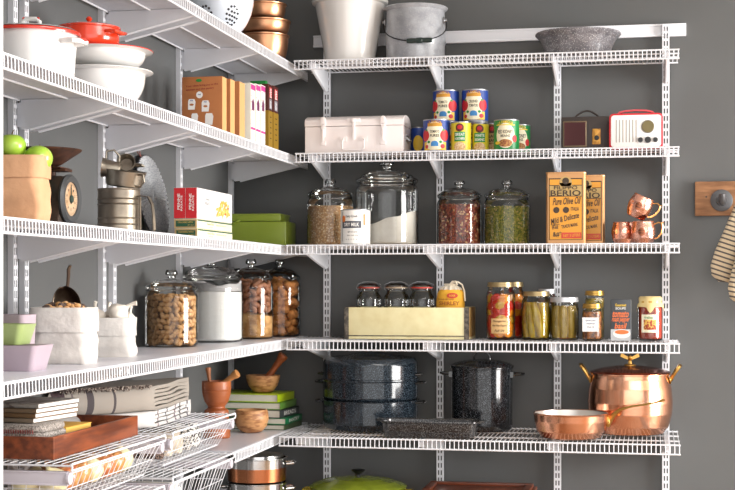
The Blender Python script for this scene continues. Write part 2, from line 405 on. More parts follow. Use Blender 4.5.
# ------------------------------------------------------------------ second shelf: tool box
zs = LZ[1]; pinkw = mat('blush_white_paint', '#efe6e4', .4, coat=.1)
xa = P(305, -.26); xc = P(403, -.26); w = xc-xa
t = thing('metal_tool_box', 'white domed-lid metal tool box with three latches on the second back shelf', 'tool box', ((xa+xc)/2, -.175, zs))
h = w/2; D2 = .085
b = B(); b.prism([(-D2,.002),(D2,.002),(D2,.100),(-D2,.100)], 'x', -h, h); mk('body', b, pinkw, t, bevel=.002)
lid = [(-D2-.001,.1015),(D2+.001,.1015)] + [(D2*math.cos(a)*1.01, .118+.026*math.sin(a)) for a in [PI*k/12 for k in range(13)]]
b = B(); b.prism(lid, 'x', -h-.001, h+.001); ld = mk('lid', b, pinkw, t, bevel=.0015)
for xx in (-h*.62, h*.60):
    b = B()
    b.lathe([(0,0),(.011,.0),(.011,.004),(0,.006)], 16, M=Matrix.Translation((xx, -D2-.001, .125)) @ Matrix.Rotation(PI/2, 4, 'X'))
    for z0, z1, ww in ((.107,.122,.010),(.09,.106,.008),(.062,.089,.006),(.03,.045,.010)): b.box((xx-ww, -D2-.007, z0), (xx+ww, -D2, z1))
    b.box((xx-.004, -D2-.010, .045), (xx+.004, -D2-.004, .09))
    mk('latch', b, pinkw, t, bevel=.0012)
b = B(); b.box((-.024, -D2-.005, .112), (.024, -D2, .128)); b.lathe([(0,0),(.009,0),(.009,.007),(0,.009)], 16, M=Matrix.Translation((0, -D2-.003, .120)) @ Matrix.Rotation(PI/2, 4, 'X'))
b.box((-.005, -D2-.006, .05), (.005, -D2, .112)); mk('lock_plate', b, pinkw, t, bevel=.0012)
b = B(); b.tube([(-.038,-D2-.002,.052),(-.040,-D2-.010,.046),(-.040,-D2-.012,.016),(-.034,-D2-.012,.012),(.034,-D2-.012,.012),(.040,-D2-.012,.016),(.040,-D2-.010,.046),(.038,-D2-.002,.052)], .003, 8)
for s in (-1,1): b.box((s*.038-.012,-D2-.004,.044),(s*.038+.012,-D2,.062))
mk('carry_handle', b, pinkw, t)
b = B(); b.box((h, -.03, .05), (h+.003, .03, .07)); b.tube([(h+.003,-.028,.06),(h+.012,-.026,.05),(h+.012,.026,.05),(h+.003,.028,.06)], .003, 6); mk('side_handle', b, zinc, t)
# cans ------------------------------------------------------------
def can(name, label, loc, R, H, body, rot=0, group=None, cat='can'):
    t = thing(name, label, cat, loc, rot, group)
    b = B(); b.lathe([(0,.002),(R-.003,.002),(R-.002,0),(R+.0006,.0005),(R+.0006,.003),(R,.004),(R,H-.004),(R+.0006,H-.003),(R+.0006,H-.0005),(R-.002,H),(R-.003,H-.003),(0,H-.003)], 40)
    mk('tin', b, zinc, t)
    b = B(); b.lathe([(R+.0003,.0045),(R+.0003,H-.0045)], 48); lb = mk('paper_label', b, body, t, smooth=60)
    return t, lb
def tomato_can(label, loc, l1, l2, rot=0, R=.0485, H=.119):
    t, lb = can('tomato_can', label, loc, R, H, bluep, rot, 'blue-label tomato cans'); 
    f = cylmap(R, e=.0007); g = cylmap(R, e=.0010); k = cylmap(R, e=.0013)
    b = B(); patch(b, f, -.045, .006, .045, H*.30, 14); mkflat('yellow_band', b, yelp, lb)
    b = B(); disc(b, g, 0, H*.50, .036, H*.42, 28); disc(b, g, 0, H*.2, .034, .018, 20); mkflat('cream_panel', b, cream, lb)
    b = B(); patch(b, k, -.027, H*.77, .027, H*.87, 10); letter(b, 'LA FAMIGLIA', .05, .011, k, arc=.004, at=(0, H*.88)); mkflat('gold_arch', b, mat('ochre_print', '#c98f2e', .5), lb)
    for ca, cb, ra, rb_ in ((-.038, H*.50, .018, .021), (.038, H*.50, .018, .021), (.03, H*.17, .009, .008), (-.031, H*.16, .007, .007)):
        b = B(); disc(b, k, ca, cb, ra, rb_, 18); mkflat('printed_tomato', b, redp, lb)
    b = B()
    for s in (-1, 1): disc(b, k, s*.033, H*.66, .006, .004, 8); disc(b, k, s*.022, H*.30, .006, .005, 8)
    mkflat('leaves', b, greenp, lb)
    b = B(); patch(b, k, -.013, H*.17, .014, H*.27, 6); disc(b, k, 0, H*.28, .012, .006); mkflat('vignette', b, mat('sky_print', '#3f86c4', .5), lb)
    b = B(); letter(b, l1, .034, .010, k, at=(0, H*.615)); letter(b, l2, .034, .010, k, at=(0, H*.49)); mkflat('lettering', b, ink, lb)
    return t
yf, yr = -.225, -.115
xA = P(436.5, yf); tomato_can('blue-label can of tomato puree at the left front, below the pyramid', (xA, yf, zs), 'TOMATO', 'PUREE')
xB_ = P(446, yr); tomato_can('blue-label tomato can in the back row carrying the left stacked can', (xB_, yr, zs), 'TOMATO', 'PUREE')
xC_ = P(475, yr); tomato_can('blue-label tomato can in the back row carrying the right stacked can', (xC_, yr, zs), 'CRUSHED', 'TOMATOES')
tomato_can('blue-label can of tomato puree stacked on top, left of the two', (xB_, yr, zs+.1195), 'TOMATO', 'PUREE', -.1)
tomato_can('blue-label can of crushed tomatoes stacked on top, right of the two', (xC_, yr, zs+.1195), 'CRUSHED', 'TOMATOES')
x = P(419, -.06); t, lb = can('tomato_can', 'partly hidden tomato can at the back left, against the wall behind the puree', (x, -.055, zs), .030, .112, bluep)
b = B(); disc(b, cylmap(.030, e=.001), 0, .05, .02, .03); mkflat('panel', b, yelp, lb)
def pea_can(label, loc, body, l1, l2, R, H, pan, kind):
    t, lb = can('bean_can', label, loc, R, H, body, 0, 'small canned beans')
    k = cylmap(R, e=.0010); g = cylmap(R, e=.0007)
    b = B(); patch(b, g, -.021, H*.34, .021, H*.66, 8); mkflat('panel', b, pan, lb)
    b = B(); disc(b, k, 0, H*.80, .015, .015, 20); mkflat('crest', b, mat('brown_print', '#5b2a1c', .5), lb)
    b = B(); disc(b, cylmap(R, e=.0013), 0, H*.81, .009, .008, 16); patch(b, k, -.014, H*.70, .014, H*.745, 6); mkflat('crest_red', b, redp, lb)
    b = B(); disc(b, k, 0, H*.17, .022, .017, 20); mkflat('beans_picture', b, mat('bean_print', '#e7cfa6', .5, var=('#c79a63', 200, .4, .6)), lb)
    b = B(); letter(b, l1, .036, .011, cylmap(R, e=.0012), at=(0, H*.57)); letter(b, l2, .036, .010, cylmap(R, e=.0012), at=(0, H*.43)); mkflat('lettering', b, paperw if kind else ink, lb)
pea_can('yellow and green can with a bean picture, front row right of the puree', (P(461, yf), yf, zs), mat('can_yellow', '#e2cf35', .4), 'GREAT', 'NORTHERN', .0365, .109, greenp, 1)
pea_can('yellow and green can in the back row, second of the two alike', (P(480.5, -.19), -.19, zs), mat('can_yellow', '#e2cf35', .4), 'WHITE', 'BEANS', .0305, .107, greenp, 1)
pea_can('brown-label can squeezed between the yellow and the large green can', (P(493, -.13), -.13, zs), mat('can_brown', '#8a6a2c', .45), 'BLACK', 'BEANS', .030, .112, mat('tan_print', '#c9a871', .5), 0)
def green_can(label, loc, R=.0455, H=.113):
    t, lb = can('bean_can', label, loc, R, H, mat('can_green', '#12813f', .35), 0, 'green-label bean cans')
    k = cylmap(R, e=.0010); g = cylmap(R, e=.0007); k2 = cylmap(R, e=.0013)
    b = B(); disc(b, g, 0, H*.48, .035, H*.40, 28); mkflat('cream_panel', b, cream, lb)
    b = B(); letter(b, 'LA FAMIGLIA', .056, .011, k, arc=.006, at=(0, H*.86)); patch(b, k, -.035, H*.80, .035, H*.83, 8); mkflat('gold_arch', b, yelp, lb)
    b = B(); letter(b, 'RED KIDNEY', .056, .013, k, at=(0, H*.60)); letter(b, 'BEANS', .034, .010, k, at=(0, H*.47)); mkflat('lettering', b, ink, lb)
    b = B(); disc(b, k, 0, H*.24, .026, .014, 20); mkflat('beans_picture', b, mat('kidney_print', '#8a4a2c', .5, var=('#b98a4a', 160, .4, .6)), lb)
    b = B(); disc(b, k2, .035, H*.38, .010, .013, 16); mkflat('printed_tomato', b, redp, lb)
    b = B(); disc(b, k2, -.030, H*.25, .012, .006, 8); mkflat('garnish', b, yelp, lb)
green_can('large green-label can of red kidney beans in the front row', (P(506.5, yf), yf, zs))
green_can('green-label bean can half hidden at the right end of the cans', (P(519.5, -.10), -.10, zs), .0395, .108)
# radios -----------------------------------------------------------
brownleather = mat('dark_leatherette', '#3a302c', .5, bump=(300, .3, .001))
xa = P(561, -.16); xc = P(612, -.16)
t = thing('vintage_portable_radio', 'dark brown vintage portable radio with bronze speaker frame, behind the red one', 'radio', ((xa+xc)/2, -.12, zs))
h = (xc-xa)/2; b = B(); b.box((-h,-.04,.0),(h,.04,.128)); mk('case', b, brownleather, t, bevel=.005)
bz = mat('bronze_frame', '#7b6a55', .35, metal=.7)
b = B(); c0 = -h+.05; 
for s in (b,):
    b.prism([(c0-.043,.018),(c0+.043,.018),(c0+.043,.112),(c0-.043,.112)], 'y', -.046, -.04)
fr = mk('speaker_frame', b, bz, t, bevel=.003)
b = B(); b.box((c0-.038,-.0475,.023),(c0+.038,-.0455,.107)); mk('grille_cloth', b, mat('maroon_cloth', '#4a1d20', .7, bump=(500,.4,.001)), fr)
b = B(); b.box((c0+.062,-.044,.026),(c0+.092,-.04,.083)); dl = mk('dial_plate', b, mat('amber_dial', '#a8732c', .35, metal=.4, var=('#d9a045', 60, .4, .6)), t, bevel=.002)
b = B(); b.lathe([(0,0),(.009,0),(.008,.008),(0,.009)], 16, M=Matrix.Translation((c0+.078,-.044,.05)) @ Matrix.Rotation(PI/2,4,'X')); mk('knob', b, black, dl)
b = B(); b.tube([(-.045,0,.126),(-.035,0,.138),(-.015,0,.15),(.0,0,.153),(.015,0,.15),(.035,0,.138),(.045,0,.126)], .0035, 8); mk('handle', b, brownleather, t)
xa = P(609, -.24); xc = P(663, -.24); h = (xc-xa)/2
t = thing('retro_radio', 'red retro radio with white front panel, slotted grille and three black knobs', 'radio', ((xa+xc)/2, -.205, zs))
def rrect(hw, z0, z1, r, n=6):
    o = []
    for cx, cz, a0 in ((hw-r, z0+r, -PI/2), (hw-r, z1-r, 0), (-hw+r, z1-r, PI/2), (-hw+r, z0+r, PI)):
        o += [(cx+r*math.cos(a0+PI/2*k/n), cz+r*math.sin(a0+PI/2*k/n)) for k in range(n+1)]
    return o
redpl = mat('red_plastic', '#d2202f', .25, coat=.5)
b = B(); b.prism(rrect(h, .0, .127, .016), 'y', -.035, .035); mk('case', b, redpl, t, bevel=.003)
b = B(); b.prism(rrect(h-.007, .007, .120, .011), 'y', -.039, -.035); fp = mk('front_panel', b, mat('white_plastic', '#f2efec', .35), t, bevel=.0012)
b = B()
for k in range(7):
    x0 = -h+.024+k*.0115; b.box((x0,-.0397,.024),(x0+.0035,-.0389,.104))
mk('grille_slot', b, mat('slot_grey', '#a09a94', .6), fp, smooth=0)
def fdisc(b, x, z, r, y0, y1, n=28): b.lathe([(r,0),(r,y0-y1),(r*.96,y0-y1+.0006),(0,y0-y1+.0006)], n, M=Matrix.Translation((x, y0, z)) @ Matrix.Rotation(PI/2, 4, 'X'))
dx = h-.052
b = B(); fdisc(b, dx, .078, .0235, -.039, -.0405); r_ = mk('dial_ring', b, zinc, fp)
b = B(); fdisc(b, dx, .078, .0215, -.0408, -.0420); mk('dial', b, mat('olive_dial', '#6f6340', .4, metal=.4), r_)
for k, rr in ((-.026,.0085),(0,.0108),(.026,.0085)):
    b = B(); fdisc(b, dx+k, .031, rr, -.039, -.049); kn = mk('knob', b, black, fp)
    b = B(); fdisc(b, dx+k, .031, rr*.35, -.0497, -.0505, 12); mk('knob_cap', b, steel, kn) if False else None
b = B(); hp = [(-h*.72,0,.124),(-h*.62,0,.133),(-h*.4,0,.138),(0,0,.140),(h*.4,0,.138),(h*.62,0,.133),(h*.72,0,.124)]
for (p, q) in zip(hp, hp[1:]): b.hexa([(p[0],-.012,p[2]-.003),(q[0],-.012,q[2]-.003),(q[0],.012,q[2]-.003),(p[0],.012,p[2]-.003)], [(p[0],-.012,p[2]+.003),(q[0],-.012,q[2]+.003),(q[0],.012,q[2]+.003),(p[0],.012,p[2]+.003)])
mk('handle', b, redpl, t, smooth=40)
# ------------------------------------------------------------------ glass canisters
def canister(label, loc, R, H, rot=0):
    t = thing('glass_canister', label, 'jar', loc, rot, 'large lidded glass canisters')
    b = B(); hb = H*.735
    b.lathe([(0,.001),(R*.90,.001),(R*.97,.004),(R,.012),(R,hb*.86),(R*.985,hb*.91),(R*.93,hb*.955),(R*.90,hb*.975),(R*.93,hb*.995),(R*.93,hb*1.005),(R*.88,hb*1.005)], 56)
    mk('body', b, G, t, smooth=50)
    b = B(); h0 = hb*1.01
    b.lathe([(R*.86,h0-.004),(R*.955,h0-.002),(R*.985,h0+.003),(R*.985,h0+.009),(R*.95,h0+.013),(R*.90,h0+H*.045),(R*.80,h0+H*.085),(R*.62,h0+H*.115),(R*.40,h0+H*.138),(R*.17,h0+H*.152),(.0001,h0+H*.153)], 48)
    ld = mk('lid', b, G, t, smooth=50)
    b = B(); k0 = h0+H*.148; kt = H*1.0; kh = kt-k0; r = R*.24
    b.lathe([(0,k0),(r*.62,k0),(r*.55,k0+kh*.2),(r*.62,k0+kh*.38),(r*.95,k0+kh*.45),(r,k0+kh*.55),(r*.96,k0+kh*.8),(r*.8,k0+kh),(0,k0+kh*.96)], 24)
    mk('knob', b, GK, ld, smooth=50); return t
def fill(name, label, cat, loc, R, h, m, top=0.004, tilt=0, n=48):
    """loose contents: a heaped volume just inside the glass"""
    b = B(); rr = R*.955
    prof = [(0,.006),(rr*.93,.006),(rr,.014)] + [(rr, .014+(h-.014)*k/8) for k in range(1, 9)] + [(rr*q, h+top*(1-q)) for q in (.93,.8,.6,.4,.2)] + [(0, h+top)]
    b.lathe(prof, n)
    vs = []
    for (a, c, z) in b.v:
        if tilt and z > .02: z = .02 + (z-.02) * (1 + tilt*(a/R) + .08*tilt*math.sin(9*a/R))
        vs.append((a + random.uniform(-1,1)*.0006, c + random.uniform(-1,1)*.0006, z + (random.uniform(-1,1)*.0012 if z > .02 else 0)))
    b.v = vs
    return tag(mk(name, b, m, smooth=60, loc=loc), label, cat, kind='stuff')
zs = LZ[2]
wheat = mat('wheat_grain', '#cf9f6c', .7, var=('#b3845a', 120, .42, .6), spk=('#f8e4c0', 150, .55), bump=(300, .9, .003))
flour = mat('flour_white', '#ece6dc', .9, var=('#dcd3c6', 14, .4, .7), bump=(90, .2, .002))
flour2 = mat('flour_bright', '#f3f1ee', .9, bump=(120, .25, .002))
p = (P(330.5, -.19), -.19, zs); canister('glass canister of wheat berries, leftmost on the third back shelf', p, .0875, .250)
fill('wheat_berries', 'tan wheat berries filling the leftmost canister of the third back shelf', 'grain', p, .0875, .148, wheat)
p = (P(387, -.165), -.165, zs); canister('largest glass canister on the third back shelf, half full of sloping flour', p, .117, .318)
fill('flour', 'sloping cream flour inside the largest canister on the third back shelf', 'flour', p, .117, .092, flour, top=.004, tilt=.5)
p = (P(355.5, -.345), -.345, zs)
t, lb = can('baking_soda_tin', 'small white labelled tin standing in front of the wheat canister', p, .053, .128, paperw, 0, None, 'tin')
k = cylmap(.053, e=.0012)
b = B(); patch(b, k, -.042, .060, .032, .085, 12); patch(b, k, -.045, .013, -.043, .118, 1); mkflat('banner', b, mat('slate_print', '#4c4e57', .5), lb)
b = B(); disc(b, k, -.036, .093, .008, .012); patch(b, k, .040, .07, .047, .11, 2); mkflat('gold_mark', b, orangep, lb)
b = B(); letter(b, 'Dairy Crock', .045, .011, k, at=(-.004, .101)); letter(b, 'NET WT 16 OZ', .036, .005, k, at=(0,.046)); letter(b, 'bake  cook  whip', .04, .005, k, at=(0,.034)); letter(b, '. . . . . .', .05, .003, k, at=(0,.02)); mkflat('lettering', b, ink, lb)
b = B(); letter(b, 'DRY MILK', .056, .013, cylmap(.053, e=.0016), at=(-.005, .0725)); mkflat('banner_lettering', b, paperw, lb)
# mixed beans jar
beanm = [mat('bean_%s' % c, h, .35) for c, h in (('maroon', '#86382c'), ('rust', '#b05c3e'), ('tan', '#e6b888'), ('brown', '#74452f'))]
def pellets(name, label, cat, loc, R, h, mats, size, n_ring, seed, shape=(1, .62, .55), wts=None, top=True, nn=(7, 5)):
    random.seed(seed); b = B(); rr = R*.955 - size*.5; zz = .008+size*.4; row = 0
    while zz < h:
        for k in range(n_ring):
            a = 2*PI*(k+.5*(row % 2)+random.uniform(-.2,.2))/n_ring
            M = Matrix.Rotation(a, 3, 'Z') @ Matrix.Rotation(random.uniform(0, PI), 3, 'X') @ Matrix.Rotation(random.uniform(-.4,.4), 3, 'Z')
            M = M @ Matrix(((0,1,0),(1,0,0),(0,0,1)))
            b.mi = random.choices(range(len(mats)), wts)[0]; s = size*random.uniform(.85,1.1)/2
            b.ball((rr*math.cos(a), rr*math.sin(a), zz+random.uniform(-.15,.15)*size), s*shape[0], s*shape[1], s*shape[2], nn[0], nn[1], M=M)
        row += 1; zz += size*.62
    if top:
        for q in range(int((R/size)**2*3)):
            a = random.uniform(0, 2*PI); r = rr*math.sqrt(random.random()); b.mi = random.choices(range(len(mats)), wts)[0]; s = size/2
            b.ball((r*math.cos(a), r*math.sin(a), h+random.uniform(-.3,.5)*size), s*shape[0], s*shape[1], s*shape[2], nn[0], nn[1], M=Matrix.Rotation(random.uniform(0,3),3,'Z') @ Matrix.Rotation(random.uniform(-.5,.5),3,'X'))
    b.mi = 0; b.lathe([(0,.007),(rr-size*.1,.007),(rr-size*.1,h-size*.3),(0,h)], 24)
    return tag(mk(name, b, mats, smooth=60, loc=loc), label, cat, kind='stuff')
p = (P(459.5, -.16), -.16, zs); canister('glass canister of red-brown mixed beans on the third back shelf', p, .083, .240)
pellets('mixed_beans', 'red, brown and tan mixed beans filling a canister left of the split peas', 'beans', p, .083, .146, beanm, .0125, 46, 3, wts=(3,4,2,1.5))
p = (P(507, -.16), -.16, zs); canister('glass canister of green split peas, just left of the oil tins', p, .0845, .238)
pellets('split_peas', 'yellow-green split peas filling the canister beside the oil tins', 'split peas', p, .0845, .138, [mat('pea_%s' % c, h, .6) for c, h in (('a', '#94933a'), ('b', '#b8aa4a'), ('c', '#6f7830'), ('d', '#d8bc78'))], .0085, 62, 4, shape=(1,1,.6), wts=(4,3,3,1), nn=(6,4))
# olive oil tins -----------------------------------------------------
tinside = mat('gilt_tin', '#b8895c', .3, metal=.7); oily = mat('tin_yellow', '#d8920e', .4, coat=.2); dkp = mat('dark_brown_print', '#3a2a18', .5)
def oil_tin(label, x0, x1, yfr, H):
    t = thing('olive_oil_tin', label, 'tin', ((x0+x1)/2, yfr+.04, LZ[2]), 0, 'olive oil tins'); h = (x1-x0)/2
    b = B(); b.prism([(-h,-.033),(-h+.006,-.04),(h-.006,-.04),(h,-.033),(h,.033),(h-.006,.04),(-h+.006,.04),(-h,.033)], 'z', .004, H-.004); mk('body', b, tinside, t, smooth=0)
    b = B()
    for z0, z1 in ((0,.006),(H-.006,H)): b.prism([(-h-.001,-.035),(-h+.006,-.0415),(h-.006,-.0415),(h+.001,-.035),(h+.001,.035),(h-.006,.0415),(-h+.006,.0415),(-h-.001,.035)], 'z', z0, z1)
    mk('rim', b, tinside, t, bevel=.001)
    b = B(); b.lathe([(0,0),(.016,0),(.016,.011),(.014,.013),(0,.013)], 20, c=(0,.012,H-.003)); mk('cap', b, brass, t) if False else None
    f0 = front(-.04, .0006); f1 = front(-.04, .0011); f2 = front(-.04, .0016); w = h-.010
    b = B(); patch(b, f0, -w, .016, w, H-.022); lb = mkflat('front_label', b, dkp, t)
    b = B(); patch(b, f1, -w+.003, .018, w-.003, H*.66); patch(b, f1, -w+.003, H*.82, w-.003, H-.026); mkflat('yellow_field', b, oily, lb)
    b = B(); patch(b, f1, -w+.003, H*.67, w-.003, H*.81); mkflat('name_band', b, mat('buff_print', '#b99a5e', .5), lb)
    b = B(); disc(b, f2, 0, H*.86, .022, .020, 24); patch(b, f2, -.022, H*.80, .022, H*.85); mkflat('crest', b, mat('buff_print', '#b99a5e', .5), lb)
    b = B(); f3 = front(-.04, .0020); disc(b, f3, 0, H*.875, .012, .012, 20)
    letter(b, 'FILIPPO', w*1.4, .013, f3, at=(0, H*.782)); letter(b, 'BERIO', w*1.8, .021, f3, at=(0, H*.708))
    letter(b, 'Pure Olive Oil', w*1.6, .026, f3, rot=.05, slant=.2, at=(.004, H*.60))
    for (cx, cz) in ((-w*.55, H*.475), (w*.02, H*.475)): disc(b, f3, cx, cz, .011, .011, 18)
    letter(b, 'ITALIA', .028, .013, f3, at=(w*.55, H*.49)); letter(b, 'Mild & Delicate', w*1.7, .020, f3, rot=.24, slant=.2, at=(-.002, H*.36))
    letter(b, 'TRADE MARK', w*1.0, .012, f3, rot=.16, at=(.014, H*.26)); letter(b, '*#%&*', .03, .022, f3, at=(-w*.62, H*.25)); letter(b, '&#*', .03, .02, f3, at=(-w*.5, H*.14))
    mkflat('lettering', b, dkp, lb)
    b = B(); patch(b, f3, -w*.25, H*.085, w-.004, H*.165); mkflat('red_ribbon', b, mat('vermilion_print', '#c9402a', .5), lb)
    b = B(); letter(b, 'NET 3 LITERS', w*1.0, .010, front(-.04, .0024), rot=.05, at=(w*.36, H*.125)); mkflat('ribbon_lettering', b, oily, lb)
oil_tin('tall yellow and gold olive oil tin standing in front', P(546, -.30), P(585.5, -.30), -.30, .256)
oil_tin('yellow olive oil tin half hidden behind the front one', P(567, -.17), P(604.5, -.17), -.17, .254)
# copper mugs ----------------------------------------------------------
def mug(label, loc, rot):
    t = thing('copper_mug', label, 'mug', loc, 0, 'hammered copper mugs', rot=rot); t.scale = (.86,)*3
    R = .046; b = B(); b.lathe([(0,.001),(.032,.001),(.038,.006),(.046,.025),(.050,.048),(.049,.066),(.044,.084),(.0425,.092),(.044,.095),(.041,.095),(.041,.085),(.046,.05),(.03,.008),(0,.006)], 36); mk('cup', b, copperb, t)
    b = B(); b.tube([(.043,0,.082),(.062,0,.090),(.074,0,.084),(.077,0,.066),(.072,0,.045),(.060,0,.028),(.047,0,.022)], [.003,.0035,.004,.004,.004,.0035,.003], 8)
    b.tube([(.074,0,.084),(.082,0,.090)], .0025, 6); mk('handle', b, mat('gilt_handle', '#e0ab6e', .25, metal=1), t); 
    f = cylmap(.0505, -PI/2, .0006); b = B(); disc(b, f, 0, .05, .014, .017, 20); e = mkflat('stamp', b, mat('dark_copper', '#a8674a', .35, metal=1), t)
    b = B(); letter(b, 'MOSCOW', .024, .006, cylmap(.0505, -PI/2, .0012), at=(0,.056)); letter(b, 'MULE', .018, .006, cylmap(.0505, -PI/2, .0012), at=(0,.046)); mkflat('lettering', b, ink, e)
    return t
xm = P(643.5, -.25); mug('hammered copper mug standing at the front, handle to the right', (xm, -.25, LZ[2]), (0, 0, -.15))
xn = P(623.5, -.185); mug('hammered copper mug standing behind at the left of the mug pile', (xn, -.185, LZ[2]), (0, 0, PI*.35))
mug('hammered copper mug tilted on top of the other two', (P(640, -.24)-.018, -.24, LZ[2]+.0945), (0, .42, -.1))
# ------------------------------------------------------------------ fourth shelf
zs = LZ[3]; yc0, yc1 = -.26, -.05
xa = P(344.5, yc0); xc = P(468.5, yc0)
creamp = mat('cream_painted_tin', '#e6dcae', .5, var=('#dccf9c', 20, .4, .7))
rustm = mat('worn_edge', '#6f665a', .6, var=('#3f3a34', 90, .4, .6))
t = thing('cream_crate', 'long cream painted crate with worn metal corners holding jars and a bag', 'crate', ((xa+xc)/2, (yc0+yc1)/2, zs)); h = (xc-xa)/2; d = (yc1-yc0)/2; HC = .117
b = B(); b.box((-h,-d,.002),(h,d,.010)); mk('base_panel', b, creamp, t, smooth=0)
for nm, a, c in (('front_panel',(-h,-d,.010),(h,-d+.008,HC)),('back_panel',(-h,d-.008,.010),(h,d,HC)),('end_panel',(-h,-d+.008,.010),(-h+.008,d-.008,HC)),('end_panel',(h-.008,-d+.008,.010),(h,d-.008,HC))):
    mk(nm, B().box(a, c), mat('tan_end', '#b5925a', .5, var=('#96733f', 20, .4, .6)) if nm == 'end_panel' else creamp, t, bevel=.0015)
for sx, xx in ((1,-h),(-1,h)):
    b = B(); b.box((min(xx-.001*sx, xx+.016*sx),-d-.0015,.002),(max(xx-.001*sx, xx+.016*sx),-d,HC)); b.box((min(xx-.0012*sx,xx),-d-.0015,.002),(max(xx-.0012*sx,xx),-d+.012,HC)); mk('corner_strip', b, rustm, t, smooth=0)
b = B(); b.box((-h+.016,-d-.001,.012),(h-.016,-d,.0155)); mk('bead_line', b, rustm, t, smooth=0)
def bail_jar(label, loc, ring):
    t = thing('bail_top_jar', label, 'jar', loc, 0, 'empty clamp-top glass jars in the cream crate'); R = .047; H = .195
    b = B(); b.lathe([(0,.001),(.042,.001),(R,.008),(R,.135),(.045,.148),(.036,.160),(.036,.172),(.039,.174),(.039,.178),(.034,.178)], 36); mk('body', b, G, t, smooth=50)
    b = B(); b.lathe([(.033,.176),(.041,.176),(.0415,.181),(.033,.181)], 32); mk('gasket', b, ring, t)
    b = B(); b.lathe([(.038,.181),(.039,.186),(.034,.192),(.02,.196),(0,.197)], 32); mk('lid', b, GK, t, smooth=50)
    b = B(); b.tube([(.037*math.cos(a), .037*math.sin(a), .166) for a in [2*PI*k/24 for k in range(24)]], .0012, 6, closed=True)
    b.tube([(-.038,0,.166),(-.046,0,.175),(-.044,0,.190),(-.02,0,.200),(.02,0,.200),(.044,0,.190),(.046,0,.175),(.038,0,.166)], .0012, 6); mk('wire_clamp', b, steel, t)
ringr = mat('red_rubber', '#b0463c', .5); ringg = mat('tan_rubber', '#a8937c', .5)
for u, g, lb in ((369, ringr, 'empty clamp-top jar in the cream crate, leftmost, faded red seal'), (396.5, ringg, 'empty clamp-top jar in the cream crate, middle, pale tan seal'), (422, mat('bright_red_rubber', '#c2382e', .45), 'empty clamp-top jar in the cream crate beside the yellow bag, bright red seal')):
    bail_jar(lb, (P(u, -.155), -.155, zs+.010), g)
x = P(450.5, -.17); t = thing('cotton_food_bag', 'yellow cloth bag with white drawstring top sticking out of the cream crate', 'bag', (x, -.165, zs+.010))
random.seed(5); b = B(); b.lathe([(0,0),(.042,.002),(.050,.02),(.052,.08),(.053,.12),(.050,.158),(.040,.172)], 36, sy=.7, wob=lambda w, z: 1+.025*math.sin(5*w+z*40)); mk('sack', b, mat('yellow_cloth', '#f2b63a', .75), t)
b = B(); b.lathe([(.0405,.171),(.034,.180),(.022,.186),(.026,.194),(.012,.190),(0,.186)], 36, sy=.7, wob=lambda w, z: 1+.10*math.sin(11*w)); mk('gathered_top', b, mat('white_cloth', '#e6dcc8', .85), t)
b = B(); b.tube([(.0,-.02,.186),(.012,-.025,.198),(.03,-.025,.200),(.045,-.02,.190),(.052,-.01,.165),(.056,-.02,.13)], .003, 8); b.tube([(-.005,-.02,.186),(.01,-.028,.202),(.022,-.03,.203),(.028,-.03,.19)], .0025, 8); mk('drawstring', b, mat('white_cloth', '#e6dcc8', .85), t)
def fb(a, c): return (a, -.0435*math.sqrt(max(0, 1-(a/.064)**2))-.0012, c)
b = B(); disc(b, fb, .012, .150, .020, .010, 20); lo = mkflat('red_oval', b, mat('red_oval_print', '#c8402c', .6), t)
b = B(); letter(b, 'ROCK', .022, .007, lambda a, c: (a, fb(a, c)[1]-.0008, c), at=(.012,.150)); mkflat('oval_lettering', b, yelp, lo)
b = B(); letter(b, 'SHIRLEY', .075, .014, fb, at=(0,.122)); letter(b, 'STONE GROUND', .06, .006, fb, at=(-.012,.136)); mkflat('lettering', b, mat('rust_ink', '#a3541e', .6), t)
# preserves ------------------------------------------------------------
def pjar(name, label, loc, R, H, lidm, square=0, neck=.86, rot=0, lidh=.014, group='preserve jars on the fourth back shelf'):
    t = thing(name, label, 'jar', loc, rot, group); hb = H-lidh
    wob = (lambda w, z: 1/max(abs(math.cos(w)), abs(math.sin(w)))**square*.97) if square else None
    b = B(); b.lathe([(0,.001),(R*.85,.001),(R*.97,.004),(R,.010),(R,hb*.80),(R*.97,hb*.87),(R*neck,hb*.94),(R*neck,hb)], 40, wob=wob); mk('body', b, G, t, smooth=50)
    b = B(); rl = R*neck+.002; b.lathe([(0,hb+.001),(rl,hb-.004),(rl+.0015,hb-.003),(rl+.0015,hb+.004),(rl,hb+.005),(rl,H-.001),(rl-.002,H),(0,H)], 40); mk('lid', b, lidm, t)
    return t
tinl = mat('tin_lid', '#a38f68', .35, metal=.8); goldl = mat('gold_lid', '#b8934c', .32, metal=.9); whl = mat('pale_lid', '#cfd0d4', .35, metal=.6)
